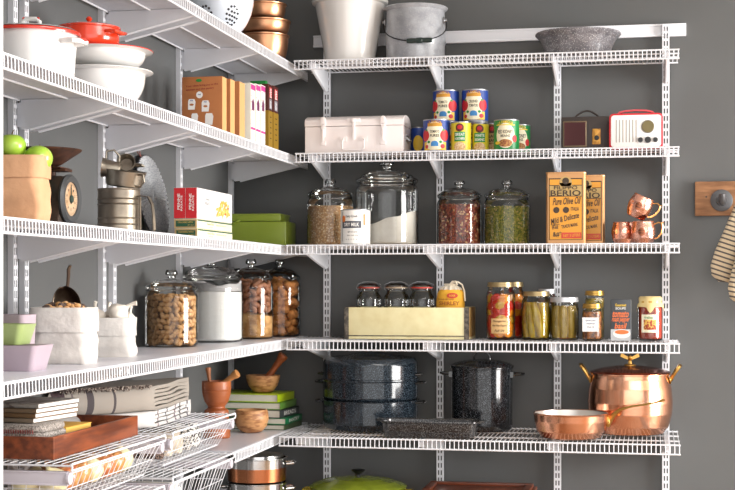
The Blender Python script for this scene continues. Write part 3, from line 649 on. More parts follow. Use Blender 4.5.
# jar of pickled peppers
def chunk(name, label, cat, loc, sz, m, rot, group): 
    b = B(); b.ball((0,0,0), sz[0], sz[1], sz[2], 12, 8, jit=.06); return tag(mk(name, b, m, smooth=70, loc=loc), label, cat, group), rot
redv = mat('red_pepper', '#de3018', .3, coat=.3); orv = mat('orange_pepper', '#f0921e', .3, coat=.3); yev = mat('yellow_pepper', '#e6ad2e', .3, coat=.3); grv = mat('olive_green', '#7d6f22', .4); onv = mat('pickled_onion', '#d8b08a', .4)
oil1 = mat('brine_orange', '#b5651d', .3)
def brine(name, label, loc, R, h, m): 
    b = B(); b.lathe([(0,.007),(R*.88,.008),(R*.935,.016),(R*.935,h),(0,h)], 36); return tag(mk(name, b, m, smooth=50, loc=loc), label, 'preserve', kind='stuff')
liq = {}
def liquid(name, label, loc, R, h, col):
    """tinted clear liquid: coloured transparent body"""
    g = glass('liquid_' + name, col, col, .0); b = B(); b.lathe([(0,.004),(R*.93,.005),(R*.965,.014),(R*.965,h),(0,h)], 36); return tag(mk(name, b, g, smooth=50, loc=loc), label, 'liquid', kind='stuff')
def pack(loc, R, h, items, n_ring, rows, group, seed, core):
    """pieces pressed against the glass, ring by ring, plus a soft core so that the middle is full"""
    random.seed(seed); done = {}
    for r in range(rows):
        for k in range(n_ring):
            a = 2*PI*(k+.5*(r % 2)+random.uniform(-.15,.15))/n_ring
            nm, lb, cat, sz, m = items[random.randrange(len(items))]
            rr = R*.945 - sz[1]*1.05; z = .008+sz[2] + (h-.016-2*sz[2])*r/max(1, rows-1)
            pos = (loc[0]+rr*math.cos(a), loc[1]+rr*math.sin(a), loc[2]+z); ro = (random.uniform(-.4,.4), random.uniform(-.9,.9), a+PI/2)
            if lb in done: dup(done[lb], loc=pos, rot=ro)
            else: done[lb] = tag(mk(nm, B().ball((0,0,0), *sz, 12, 8, jit=.05), m, smooth=70, loc=pos), lb, cat, group); done[lb].rotation_euler = ro
    b = B(); b.ball((0,0,h*.5), R*.55, R*.55, h*.5-.006, 20, 12); tag(mk(core[0], b, core[2], smooth=70, loc=loc), core[1], 'preserve', kind='stuff')
z4 = zs
yj = -.19; p = (P(500.7, yj), yj, z4); pjar('pepper_jar', 'tall jar of red and orange pickled peppers with a handwritten kraft label', p, .0525, .209, tinl)
pack(p, .0525, .175, [('pepper_piece','red pickled pepper piece in the tall jar with the kraft label','pepper',(.024,.010,.022),redv), ('pepper_piece','orange pickled pepper piece in the tall jar with the kraft label','pepper',(.024,.010,.020),orv), ('pepper_piece','red pickled pepper piece in the tall jar with the kraft label','pepper',(.024,.010,.022),redv), ('pepper_piece','yellow pickled pepper piece in the tall jar with the kraft label','pepper',(.022,.010,.018),yev), ('onion_piece','pale onion piece in the tall jar with the kraft label','onion',(.010,.007,.014),onv)], 8, 6, 'pickled pepper pieces in the tall jar', 11, ('pepper_relish','orange relish in the middle of the tall kraft-labelled jar', mat('relish','#b8551c',.4)))
f = cylmap(.0525, -PI/2+.02, .0010); b = B(); patch(b, f, -.032, .024, .030, .078, 10); jl = mkflat('kraft_label', b, mat('kraft_label', '#d9b179', .7), bpy.data.objects['pepper_jar'])
b = B(); f2 = cylmap(.0525, -PI/2+.02, .0015); letter(b, 'Hungarian', .048, .010, f2, slant=.25, at=(0,.068)); letter(b, 'Hot Wax Peppers', .052, .010, f2, slant=.25, at=(0,.052)); letter(b, 'Fall 09', .034, .009, f2, slant=.25, at=(0,.034)); mkflat('lettering', b, mat('brown_ink', '#5d4026', .6), jl)
yk = -.075; p = (P(511.5, yk), yk, z4); pjar('pepper_jar', 'second jar of orange peppers half hidden behind the tall labelled one', p, .047, .210, tinl)
pack(p, .047, .175, [('pepper_piece','orange pepper piece in the half hidden jar behind','pepper',(.018,.009,.018),orv), ('pepper_piece','red pepper piece in the half hidden jar behind','pepper',(.018,.009,.018),redv)], 8, 6, 'pepper pieces in the hidden jar', 12, ('pepper_relish','orange relish in the middle of the half hidden jar', mat('relish','#b8551c',.4)))
# pickle spears
pickm = mat('pickle_green', '#b08a08', .35, var=('#ccae22', 30, .4, .6), coat=.3)
def spears(loc, R, h, n, m, label, group, lean, seed, r=.013):
    random.seed(seed); first = None
    for k in range(n):
        a = 2*PI*k/n; rr = R*.93-r*1.05; L = h-.014
        if first is None:
            b = B(); m_ = 10; pts = [(.004*math.sin(PI*q/m_), 0, -L/2+L*q/m_) for q in range(m_+1)]
            b.tube(pts, [r*(.35+.65*math.sin(PI*(q+.6)/(m_+1.2))**.4) for q in range(m_+1)], 10)
            first = tag(mk('pickle_spear', b, m, smooth=70), label, 'pickle', group); o = first
        else: o = dup(first)
        o.location = (loc[0]+rr*math.cos(a), loc[1]+rr*math.sin(a), loc[2]+h/2+.003); o.rotation_euler = (0, 0, 0)
        ln = lean*random.uniform(.6,1.2); M = Matrix.Rotation(a, 3, 'Z') @ Matrix.Rotation(ln, 3, 'X'); o.rotation_euler = M.to_euler()
p = (P(536.2, yj), yj, z4); pjar('pickle_jar', 'jar packed with slanting yellow-green pickle spears, red-rimmed lid', p, .0535, .176, tinl)
spears(p, .0535, .140, 9, pickm, 'yellow-green pickle spear leaning in the jar beside the peppers', 'slanting pickle spears', .20, 3, r=.0155)
fill('pickle_brine', 'olive coloured brine between the slanting pickle spears', 'liquid', p, .026, .135, mat('olive_brine', '#8a6c08', .3, coat=.3))
p = (P(547, yk), yk, z4); pjar('beet_jar', 'dark red jar with pale lid peeping out behind the pickle jar', p, .035, .184, whl)
brine('beet_preserve', 'dark red preserve in the jar behind the pickles', p, .035, .145, mat('beet_red', '#8d2a26', .3, coat=.3))
p = (P(564.3, yj), yj, z4); pjar('pickle_jar', 'squat jar of upright pale green pickles under a flat white lid', p, .0515, .155, whl, neck=.92)
spears(p, .0515, .128, 8, mat('pickle_pale', '#b09030', .35, var=('#ccac50', 30, .4, .6), coat=.3), 'pale green whole pickle standing upright in the squat jar', 'upright pickles', .03, 5, r=.0158)
fill('spiced_brine', 'orange spiced brine among the upright pickles', 'liquid', p, .022, .03, mat('spice_orange', '#c4602a', .3, coat=.3))
# square jars
p = (P(594.5, -.12), -.12, z4); pjar('relish_jar', 'square jar of green and gold relish with a gold lid, at the back', p, .037, .178, goldl, square=.55)
brine('green_relish', 'green and gold relish in the square jar at the back', p, .036, .15, mat('green_relish', '#c9a41e', .35, coat=.3, var=('#6f6a14', 60, .4, .6)))
p = (P(592.2, -.235), -.235, z4); pjar('chutney_jar', 'square jar of brown chutney with white handwritten label and gold lid', p, .036, .133, goldl, square=.55)
brine('brown_chutney', 'brown chutney in the square jar with the white label', p, .035, .104, mat('brown_chutney', '#c87a36', .4, coat=.3, var=('#5e3010', 70, .4, .62)))
jo = bpy.data.objects['chutney_jar']; f0 = front(-.0352, .0010); b = B(); patch(b, f0, -.033, .034, .024, .084); jl = mkflat('paper_label', b, paperw, jo)
b = B(); f2 = front(-.0352, .0015); letter(b, 'Spiced pear', .036, .007, f2, slant=.25, at=(-.004,.073)); letter(b, 'chutney', .03, .007, f2, slant=.25, at=(-.004,.062)); letter(b, 'Oct 12', .024, .006, f2, at=(-.004,.050)); mkflat('lettering', b, mat('blue_ink', '#4a4f78', .6), jl)
# soup carton
xa = P(610.5, -.24); xc = P(630.8, -.24); h = (xc-xa)/2
t = thing('soup_carton', 'dark carton of tomato soup with orange lettering and a bowl picture', 'carton', ((xa+xc)/2, -.215, z4)); H = .148
b = B(); b.box((-h,-.025,0),(h,.025,H)); mk('carton', b, mat('carton_slate', '#3b3f44', .4), t, bevel=.002)
f0 = front(-.025,.0006); f1 = front(-.025,.001); f2 = front(-.025,.0014); f3 = front(-.025,.0018)
b = B(); patch(b, f0, -h+.001, .001, h-.001, .042); patch(b, right(h,.0006), -.023, .002, .023, H-.002); mkflat('pale_side', b, mat('carton_side', '#b9bcc0', .5), t)
b = B(); disc(b, f1, .004, .026, h*.86, .016, 28); mkflat('bowl_picture', b, paperw, t)
b = B(); disc(b, f2, .004, .032, h*.70, .008, 24); letter(b, 'tomato', h*1.6, .022, f2, slant=.2, at=(0,.095)); letter(b, 'roast pepper', h*1.7, .020, f2, slant=.2, at=(0,.074)); letter(b, 'basil', h*1.1, .020, f2, slant=.2, at=(0,.054)); mkflat('orange_lettering', b, mat('soup_orange', '#e8743a', .5), t)
b = B(); letter(b, 'Gourmet', h*1.1, .010, f2, at=(0,.128)); mkflat('gold_lettering', b, yelp, t)
b = B(); letter(b, 'SOUPS', h*1.0, .008, f2, at=(0,.116)); mkflat('white_lettering', b, paperw, t)
# sauce jar
p = (P(650.3, -.17), -.17, z4); t = pjar('sauce_jar', 'jar of red tomato sauce with cream cloth cap and pictured label, rightmost', p, .0435, .152, goldl)
brine('tomato_sauce', 'chunky red tomato sauce in the rightmost jar of the fourth back shelf', p, .0435, .128, mat('tomato_sauce', '#a82e14', .3, coat=.4, var=('#c85a2a', 60, .5, .7)))
b = B(); b.lathe([(.046,.121),(.044,.127),(.041,.136),(.041,.153),(.036,.158),(0,.159)], 40, wob=lambda w, z: 1+(.05*math.sin(4*w+PI/2)-.02*math.sin(9*w) if z < .129 else .012*math.sin(9*w)))
vs = [(v[0], v[1], v[2]-(.022*max(0, math.cos(4*math.atan2(v[1], v[0])-.0))**2 if v[2] < .122 else 0)) for v in b.v]; b.v = vs; mk('cloth_cap', b, mat('cream_cloth', '#d9c288', .8), t)
f = cylmap(.0435, -PI/2-.03, .0012); b = B(); patch(b, f, -.031, .030, .031, .094, 12); jl = mkflat('paper_label', b, cream, t)
f = cylmap(.0435, -PI/2-.03, .0017); b = B(); patch(b, f, -.022, .040, .022, .076, 10); mkflat('picture', b, mat('pasta_picture', '#9c3d22', .5, var=('#e2b65a', 130, .48, .56)), jl)
b = B(); letter(b, 'Arrabbiata', .032, .010, f, slant=.2, at=(-.004,.084)); mkflat('lettering', b, mat('green_ink', '#3c7a4c', .6), jl)
# ------------------------------------------------------------------ fifth shelf
zs = LZ[4]
x = P(369.5, -.20); yS = -.183
t = thing('enamel_steamer', 'three-tier blue-black speckled enamel steamer with lid', 'steamer', (x, yS, zs)); R = .180
def tier(nm, z0, z1, base):
    b = B(); pr = ([(0,z0+.003),(R*.80,z0+.001),(R*.93,z0+.008),(R*.98,z0+.026),(R*.985,z1-.004)] if base else [(R*.93,z0),(R*.965,z0+.004),(R*.98,z0+.010),(R*.985,z1-.004)])
    pr += [(R*1.015,z1-.003),(R*1.02,z1),(R*.97,z1),(R*.95,z1-.01),(R*.93,z0+.01),(0,z0+.01)]; b.lathe(pr, 64); o = mk(nm, b, bluew, t)
    for s in (-1, 1):
        b = B(); zz = z1-.012; b.tube([(s*R*.97,-.035,zz),(s*(R+.020),-.030,zz+.003),(s*(R+.026),0,zz+.004),(s*(R+.020),.030,zz+.003),(s*R*.97,.035,zz)], .0042, 8); mk('handle', b, mat('black_enamel', '#0c0d10', .12, coat=.8), o)
tier('pot_base', 0, .112, True); tier('steamer_tier', .1125, .184, False)
b = B(); b.lathe([(R*1.01,.185),(R*1.01,.189),(R*.975,.191),(R*.975,.240),(R*.965,.252),(R*.92,.264),(R*.80,.268),(R*.74,.264),(R*.66,.268),(R*.3,.280),(0,.283)], 64); l_ = mk('lid', b, bluew, t)
for s in (-1, 1):
    b = B(); b.tube([(s*R*.96,-.03,.203),(s*(R+.012),-.024,.205),(s*(R+.012),.024,.205),(s*R*.96,.03,.203)], .004, 8); mk('lid_handle', b, mat('black_enamel', '#0c0d10', .12, coat=.8), l_)
# roaster
ya = -.43; xa = P(383, ya); xc = P(478, ya); h = (xc-xa)/2
t = thing('roasting_pan', 'shallow rectangular black granite-speckled roasting pan at the front edge', 'pan', ((xa+xc)/2, -.425, zs)); dd = .066
def rr_(hw, hd, r, z, n=5):
    o = []
    for cx, cy, a0 in ((hw-r, -hd+r, -PI/2), (hw-r, hd-r, 0), (-hw+r, hd-r, PI/2), (-hw+r, -hd+r, PI)):
        o += [(cx+r*math.cos(a0+PI/2*k/n), cy+r*math.sin(a0+PI/2*k/n), z) for k in range(n+1)]
    return o
def loft(b, rings, cap0=True, cap1=True):
    n = len(rings[0]); k0 = len(b.v); vs = [p for r in rings for p in r]; fs = []
    for i in range(len(rings)-1):
        for k in range(n): fs.append((i*n+k, i*n+(k+1) % n, (i+1)*n+(k+1) % n, (i+1)*n+k))
    if cap0: fs.append(tuple(reversed(range(n))))
    if cap1: fs.append(tuple(range((len(rings)-1)*n, len(rings)*n)))
    return b.add(vs, fs)
b = B(); loft(b, [rr_(h*.90,dd*.84,.02,.001), rr_(h*.94,dd*.9,.024,.006), rr_(h*.985,dd*.985,.03,.052), rr_(h*1.04,dd*1.07,.036,.056), rr_(h*1.04,dd*1.07,.036,.060), rr_(h*.97,dd*.97,.028,.056), rr_(h*.91,dd*.86,.02,.009)])
mk('pan_body', b, mat('pan_granite', '#1c1b1e', .2, coat=.3, spk=('#b5b3b0', 430, .38)), t)
for s in (-1, 1):
    b = B(); b.tube([(s*h*1.02,-.03,.057),(s*(h*1.04+.014),-.02,.060),(s*(h*1.04+.014),.02,.060),(s*h*1.02,.03,.057)], .004, 8); mk('handle', b, mat('black_enamel', '#0c0d10', .12, coat=.8), t)
# stock pot
x = P(482, -.15); t = thing('stock_pot', 'tall black speckled enamel stock pot with domed lid and loop handles', 'pot', (x, -.15, zs)); R = .112
b = B(); b.lathe([(0,.002),(R*.88,.001),(R*.97,.008),(R,.022),(R,.226),(R*1.03,.229),(R*1.03,.233),(R*.97,.233),(R*.96,.02),(0,.012)], 56); mk('body', b, blackw, t)
b = B(); b.lathe([(R*1.04,.2335),(R*1.05,.238),(R*.99,.241),(R*.9,.247),(R*.6,.256),(R*.3,.260),(0,.262)], 56); l_ = mk('lid', b, blackw, t)
b = B(); b.tube([(-.028,0,.256),(-.030,0,.272),(-.018,0,.286),(0,0,.290),(.018,0,.286),(.030,0,.272),(.028,0,.256)], .0032, 8); mk('loop_handle', b, mat('black_enamel', '#0c0d10', .12, coat=.8), l_)
for s in (-1, 1):
    b = B(); b.tube([(s*R*.98,-.03,.205),(s*(R+.030),-.026,.208),(s*(R+.040),0,.209),(s*(R+.030),.026,.208),(s*R*.98,.03,.205)], .0055, 8); b.box((s*R-.006,-.036,.196),(s*R+.006,.036,.216)); mk('handle', b, mat('black_enamel', '#0c0d10', .12, coat=.8), t)
# copper stock pot
x = P(630, -.175); t = thing('copper_stock_pot', 'large rounded copper pot with copper lid and brass handles', 'pot', (x, -.175, zs)); R = .150
b = B(); b.lathe([(0,.002),(.100,.001),(.118,.006),(.136,.030),(.148,.075),(.150,.115),(.146,.165),(.138,.200),(.137,.212),(.142,.214),(.142,.218),(.134,.218),(.133,.20),(.143,.13),(.11,.012),(0,.010)], 72); mk('body', b, copper, t)
b = B(); b.lathe([(.141,.2185),(.143,.221),(.138,.225),(.10,.236),(.05,.243),(0,.245)], 64); l_ = mk('lid', b, mat('copper_dark', '#a85a44', .2, metal=1), t)
b = B(); b.lathe([(0,.243),(.022,.243),(.020,.248),(.008,.251),(.006,.262),(.010,.268),(0,.272)], 20)
for s in (-1, 1): b.hexa([(0,-.005,.262),(s*.034,-.003,.276),(s*.034,.003,.276),(0,.005,.262)], [(0,-.005,.272),(s*.030,-.003,.289),(s*.030,.003,.289),(0,.005,.272)])
b.ball((.0,-.004,.274), .008, .006, .008); mk('finial', b, brass, l_, bevel=0)
for s in (-1, 1):
    b = B(); b.lathe([(0,0),(.014,0),(.013,.005),(0,.007)], 14, M=Matrix.Translation((s*.139,-.018,.195)) @ Matrix.Rotation(s*PI/2,4,'Y')); b.lathe([(0,0),(.014,0),(.013,.005),(0,.007)], 14, M=Matrix.Translation((s*.139,.018,.195)) @ Matrix.Rotation(s*PI/2,4,'Y'))
    b.tube([(s*.142,-.020,.195),(s*.150,-.024,.208),(s*.160,-.028,.226),(s*.171,-.020,.241),(s*.175,0,.245),(s*.171,.020,.241),(s*.160,.028,.226),(s*.150,.024,.208),(s*.142,.020,.195)], [.007,.0055,.006,.007,.0075,.007,.006,.0055,.007], 8); mk('handle', b, brass, t)
# copper saute pan
x = P(571, -.37); t = thing('copper_saute_pan', 'shallow copper pan with tinned inside and long brass handle', 'pan', (x, -.375, zs)); R = .129
b = B(); b.lathe([(0,.001),(.085,.001),(.103,.007),(.119,.028),(.126,.062),(.1285,.086),(.131,.089),(.1285,.091),(.125,.089)], 64); mk('body', b, copper, t)
b = B(); b.lathe([(.1265,.0895),(.1225,.062),(.115,.030),(.10,.010),(0,.006)], 64); mk('lining', b, tinned, t)
b = B(); b.ball((.128,.0,.062), .010, .014, .022, 10, 8); b.tube([(.129,.0,.058),(.146,-.006,.085),(.168,-.014,.104),(.205,-.022,.116),(.245,-.03,.123),(.285,-.036,.131),(.318,-.04,.142)], [.010,.008,.0055,.0042,.0036,.0038,.005], 8); hd = mk('handle', b, brass, t)
# ------------------------------------------------------------------ lowest shelf
zs = LZ[5]
x = P(358, -.24); t = thing('dutch_oven', 'olive green enamelled casserole with black knob on the lowest back shelf', 'casserole', (x, -.24, zs)); R = .172
lime = mat('lime_enamel', '#7b8824', .25, coat=.4, var=('#8a972e', 20, .4, .6))
b = B(); b.lathe([(0,.002),(R*.86,.001),(R*.95,.01),(R*.98,.04),(R,.125),(R*1.02,.128),(R*.96,.128),(R*.93,.02),(0,.012)], 56); mk('body', b, lime, t)
b = B(); b.lathe([(R*1.04,.1285),(R*1.045,.137),(R*.98,.143),(R*.78,.155),(R*.76,.153),(R*.5,.164),(R*.2,.169),(0,.170)], 56); l_ = mk('lid', b, lime, t)
b = B(); b.lathe([(0,.169),(.012,.169),(.009,.177),(.012,.183),(.024,.190),(.026,.194),(.02,.196),(0,.194)], 24); mk('knob', b, black, l_)
for s in (-1, 1):
    b = B(); b.tube([(s*R,-.04,.115),(s*(R+.026),-.032,.117),(s*(R+.032),0,.117),(s*(R+.026),.032,.117),(s*R,.04,.115)], .008, 8); mk('handle', b, mat('lime_dark', '#c2a830', .25, coat=.5), t)
xa = P(416, -.40); xc = P(531, -.40); h = (xc-xa)/2
t = thing('wooden_chest', 'reddish wooden serving chest on the lowest back shelf, only its top in view', 'wooden box', ((xa+xc)/2, -.26, zs))
redwood = mat('red_wood', '#5c2c19', .4, var=('#8a4528', 6, .35, .65, (1.5, 16, 16)), coat=.2)
b = B(); b.box((-h+.01,-.13,.0),(h-.01,.13,.118)); mk('box', b, redwood, t, bevel=.004)
b = B(); b.box((-h,-.14,.119),(h,.14,.135)); lid_ = mk('lid', b, redwood, t, bevel=.004)
b = B()
for k in (-1, 1): b.box((-h+.012,k*.118-.012,.1355),(h-.012,k*.118+.012,.147))
b.box((-h+.012,-.106,.1355),(-h+.04,.106,.145)); b.box((h-.04,-.106,.1355),(h-.012,.106,.145)); mk('rim_strip', b, redwood, lid_, bevel=.003)
# ------------------------------------------------------------------ coat hook board and mitt on the back wall
xa = xb(695, -.02); z0 = zt(216, 1.8, 0); z1 = zt(182, 1.8, 0); xe = xa+.62
t = thing('hook_board', 'rustic plank of wood with iron hook, mounted on the wall right of the shelves', 'hook board', (xa, 0, z0))
rust = mat('rustic_plank', '#a5764f', .6, var=('#7b5232', 5, .35, .65, (2, 12, 12)), bump=(60, .4, .002))
b = B(); b.box((0,-.025,0),(xe-xa,0,z1-z0)); mk('plank', b, rust, t, bevel=.003)
for xx in (.094, .46):
    b = B(); fl = Matrix.Translation((xx,-.025,(z1-z0)*.44)) @ Matrix.Rotation(PI/2,4,'X')
    b.lathe([(0,0),(.040,0),(.040,.005),(.036,.007),(.020,.009),(.018,.022),(0,.022)], 28, M=fl); hk = mk('hook', b, mat('cast_iron', '#5a5a5c', .5, metal=.6), t)
    b = B(); zc = (z1-z0)*.44; b.tube([(xx,-.03,zc),(xx,-.055,zc),(xx,-.068,zc-.006),(xx+.0,-.078,zc+.006),(xx,-.080,zc+.020)], .012, 10); mk('hook_arm', b, mat('cast_iron', '#5a5a5c', .5, metal=.6), hk)
b = B(); b.lathe([(0,0),(.003,0),(.003,.001),(0,.001)], 10, M=Matrix.Translation((.040,-.025,(z1-z0)*.55)) @ Matrix.Rotation(PI/2,4,'X')); mk('nail', b, black, t)
def oven_mitt(label, loc, rot, off):
    """flat quilted mitt hanging cuff up; outline in the x-z plane"""
    t = thing('oven_mitt', label, 'oven mitt', loc, 0, 'striped oven mitts', rot=rot)
    out = [(.05,0),(-.05,0),(-.056,-.10),(-.062,-.18),(-.060,-.235),(-.045,-.268),(-.015,-.282),(.020,-.275),(.043,-.25),(.050,-.21),(.052,-.185),(.070,-.205),(.088,-.215),(.102,-.206),(.104,-.186),(.092,-.155),(.070,-.120),(.056,-.09)]
    n = 4; b = B(); rings = []
    for k in range(-n, n+1):
        s = math.cos(PI/2*k/(n+.35)); yy = .020*k/n; cx = .004; cz = -.14
        rings.append([(cx+(p[0]-cx)*(.82+.18*s), yy, cz+(p[1]-cz)*(.90+.10*s)) for p in out])
    loft(b, rings); mk('mitt', b, mat('ticking_cloth', '#d6c4a4', .9, stripe=('#5c5452', 2, .0165, .36), bump=(80,.3,.002)), t, smooth=60)
    b = B(); b.tube([(0,0,-.005),(-.012,0,.02),(0,0,.04),(.012,0,.02),(.0,0,-.005)], .003, 6); mk('loop', b, mat('ticking_plain', '#cbb994', .9), t)
xm = xb(748.5, -.08)
oven_mitt('striped ticking oven mitt hanging from the iron hook, the left one', (xm, -.085, z0+.022), (0, .33, 0), 0)
oven_mitt('striped ticking oven mitt hanging from the iron hook, the lower right one', (xm+.035, -.137, z0-.050), (.0, .24, .25), 0)
# ================================================================== LEFT WALL
# ---- top left shelf: colander, nested copper bowls
zs = LZ[0]
x, y = pd(221, 4.94); S = px(x, y); R = 33*S
t = thing('colander', 'pale grey-white enamel colander with round drain holes on the top left shelf', 'colander', (x, y, zs))
def sphere_prof(R, H, foot, n=12):
    return [(foot + (R-foot)*math.sin(PI/2*k/n)**.9, .012 + (H-.012)*(1-math.cos(PI/2*k/n))) for k in range(n+1)]
b = B(); HH = .155
pf = [(R*math.cos(a), .014+HH*(1-math.sin(a))) for a in [PI/2*(1-k/14)*.93 for k in range(15)]]
b.lathe([(0,.012)] + pf + [(R*1.06, .016+HH), (R*1.06, .019+HH), (R*.99, .018+HH)] + [(r*.975, z+.004) for r, z in reversed(pf)] + [(0,.018)], 56)
b.lathe([(.055,.022),(.062,.0),(.065,.0),(.060,.022)], 32)
mk('bowl', b, mat('colander_enamel', '#dfe6f0', .18, coat=.6), t)
def surf(az, el):   # on the colander skin
    r = R*math.cos(el); z = .014+HH*(1-math.sin(el)); return Vector((r*math.cos(az), r*math.sin(az), z))
ctr = -PI/2+.28
for gx, dots in ((-.52, [(0,0)] + [(1,k) for k in range(6)] + [(2,k) for k in range(12)]), (.42, [(0,0)] + [(1,k) for k in range(6)] + [(2,k) for k in range(12)])):
    b = B()
    for ring, k in dots:
        a = 2*PI*k/(6 if ring == 1 else 12)+.2; az = ctr+gx+.105*ring*math.cos(a); el = .58+.115*ring*math.sin(a)
        c = surf(az, el); n = (surf(az+.01, el)-c).cross(surf(az, el+.01)-c).normalized()
        if n.dot(Vector((math.cos(az), math.sin(az), -.3))) < 0: n = -n
        b.rod(c-n*.002, c+n*.0008, .0044, 8)
    mk('drain_holes', b, mat('hole_shadow', '#3a3a3e', .9), t, smooth=0)
x, y = pd(264, 5.38); S = px(x, y); R = 26.5*S
def mixing_bowl(label, z, R, H, foot, ring=True):
    t = thing('copper_bowl', label, 'bowl', (x, y, z), 0, 'stacked copper mixing bowls')
    n = 10; pf = [(foot+(R-foot)*math.sin(PI/2*k/n), .002+(H-.01)*(1-math.cos(PI/2*k/n))**.9) for k in range(n+1)]
    b = B(); b.lathe([(0,.001)] + pf + [(R*1.0,H-.006),(R*1.05,H-.004),(R*1.055,H),(R*1.0,H+.001)] + [(max(0,r-.003), zz+.003) for r, zz in reversed(pf)] + [(0,.004)], 56); mk('bowl', b, mat('copper_bowl', '#d39a74', .34, metal=1), t)
    if ring:
        b = B(); b.tube([(R*1.05+.012*math.cos(q)-.0, -.0+.012*math.sin(q)*0-.0, H-.012-.012+.012*math.sin(q)) for q in [2*PI*k/16 for k in range(16)]], .0022, 6, closed=True); mk('hanging_ring', b, brass, t)
    return t
mixing_bowl('copper mixing bowl at the bottom of the stack on the top left shelf', zs, R*.92, .106, .062, False)
mixing_bowl('copper mixing bowl in the middle of the stack, widest rim', zs+.1072, R*.97, .052, R*.78, False)
mixing_bowl('copper mixing bowl at the top of the stack behind the colander', zs+.1604, R*.82, .062, R*.62, False)
# ---- second left shelf: stock pot, wash bowls, red casserole
zs = LZ[1]; redrim = mat('red_enamel', '#d33524', .2, coat=.5); redpot = mat('orange_red_enamel', '#e03c1c', .18, coat=.7)
x, y = .150, yl(31, .150); S = px(x, y); R = .112
zt_ = zt(29, x, y)-zs
t = thing('enamel_stock_pot', 'big white enamel pot with red rim and loop handles, nearest on the second left shelf', 'pot', (x, y, zs)); H = zt_-.014
b = B(); b.lathe([(0,.001),(R*.86,.001),(R*.90,.008),(R*.97,H*.9),(R*.98,H),(R*.95,H),(R*.87,.012),(0,.008)], 64); mk('body', b, enamel, t)
b = B(); b.lathe([(R*.95,H+.0005),(R*1.05,H-.004),(R*1.06,H),(R*1.05,H+.004),(R*.95,H+.006)], 64); mk('rim', b, redrim, t)
b = B(); b.lathe([(R*1.02,H+.0065),(R*.98,H+.009),(R*.5,H+.014),(0,H+.016)], 56); ld = mk('lid', b, enamel, t)
b = B(); b.tube([(-.022,0,H+.012),(-.020,0,H+.032),(-.012,0,H+.038),(.012,0,H+.038),(.020,0,H+.032),(.022,0,H+.012)], .0055, 8); lh = mk('lid_handle', b, enamel, ld)
lh.rotation_euler = (0,0,.2)
b = B(); b.tube([(-.02,0,H+.0385),(.02,0,H+.0385)], .004, 6); lk = mk('red_edge', b, redrim, lh); 
for a in (.0, PI):
    b = B(); M = Matrix.Rotation(a-.15, 4, 'Z')
    b.tube([M @ Vector(p) for p in ((R*.93,-.032,H*.80),(R+.020,-.030,H*.80),(R+.030,-.015,H*.80),(R+.030,.015,H*.80),(R+.020,.030,H*.80),(R*.93,.032,H*.80))], .0065, 8); h_ = mk('loop_handle', b, enamel, t)
    b = B(); b.tube([M @ Vector(p) for p in ((R+.031,-.013,H*.80+.004),(R+.034,0,H*.80+.004),(R+.031,.013,H*.80+.004))], .0042, 6); mk('red_edge', b, redrim, h_)
def wash_bowl(label, x, y, z, R, H, red=False):
    t = thing('enamel_bowl', label, 'bowl', (x, y, z), 0, 'nested white enamel bowls')
    b = B(); n = 12; f = R*.50; pf = [(f+(R*.94-f)*math.sin(PI/2*k/n), .002+(H-.008)*(k/n)**1.7) for k in range(n+1)]
    b.lathe([(0,.001)] + pf + [(R*.97,H-.004),(R*1.10,H-.0015),(R*1.10,H+.001),(R*.95,H+.0015)] + [(r-.003, zz+.003) for r, zz in reversed(pf)] + [(0,.005)], 64); mk('bowl', b, enamel, t)
    b = B(); b.tube([(R*1.10*math.cos(q), R*1.10*math.sin(q), H) for q in [2*PI*k/56 for k in range(56)]], .0014, 6, closed=True); mk('rim_line', b, redrim if red else enamel, t); return t
x, y = .158, yl(101, .158); S = px(x, y)
R = .126; h1 = .093; wash_bowl('lower white enamel basin with wide rolled rim on the second left shelf', x, y, zs, R, h1)
x2, y2 = x-.0, y; wash_bowl('upper white enamel basin with thin red rim, nested on the other', x2, y2, zs+h1+.003, R, .053, True) 
z2 = zs+h1+.003+.0555
t = thing('red_casserole', 'bright orange-red enamel casserole with lid sitting on the white basins', 'casserole', (x-.012, y-.055, z2)); R = .080
b = B(); b.lathe([(0,.001),(R*.9,.001),(R*.97,.008),(R,.020),(R*1.0,.046),(R*1.03,.048),(R*.95,.048),(R*.9,.01),(0,.006)], 56); mk('body', b, redpot, t)
b = B(); b.lathe([(R*1.04,.0485),(R*1.04,.052),(R*.9,.056),(R*.5,.062),(0,.064)], 56); ld = mk('lid', b, redpot, t)
b = B(); b.lathe([(0,.062),(.006,.062),(.004,.068),(.009,.076),(.004,.082),(0,.083)], 16); mk('knob', b, redpot, ld)
b = B(); M = Matrix.Rotation(-.25,4,'Z'); b.tube([M @ Vector(p) for p in ((R*.97,-.03,.035),(R+.020,-.024,.033),(R+.030,0,.028),(R+.020,.024,.033),(R*.97,.03,.035))], .005, 8); mk('handle', b, redpot, t)
b = B(); M = Matrix.Rotation(PI-.25,4,'Z'); b.tube([M @ Vector(p) for p in ((R*.97,-.03,.035),(R+.018,-.024,.036),(R+.026,0,.036),(R+.018,.024,.036),(R*.97,.03,.035))], .005, 8); mk('handle', b, redpot, t)
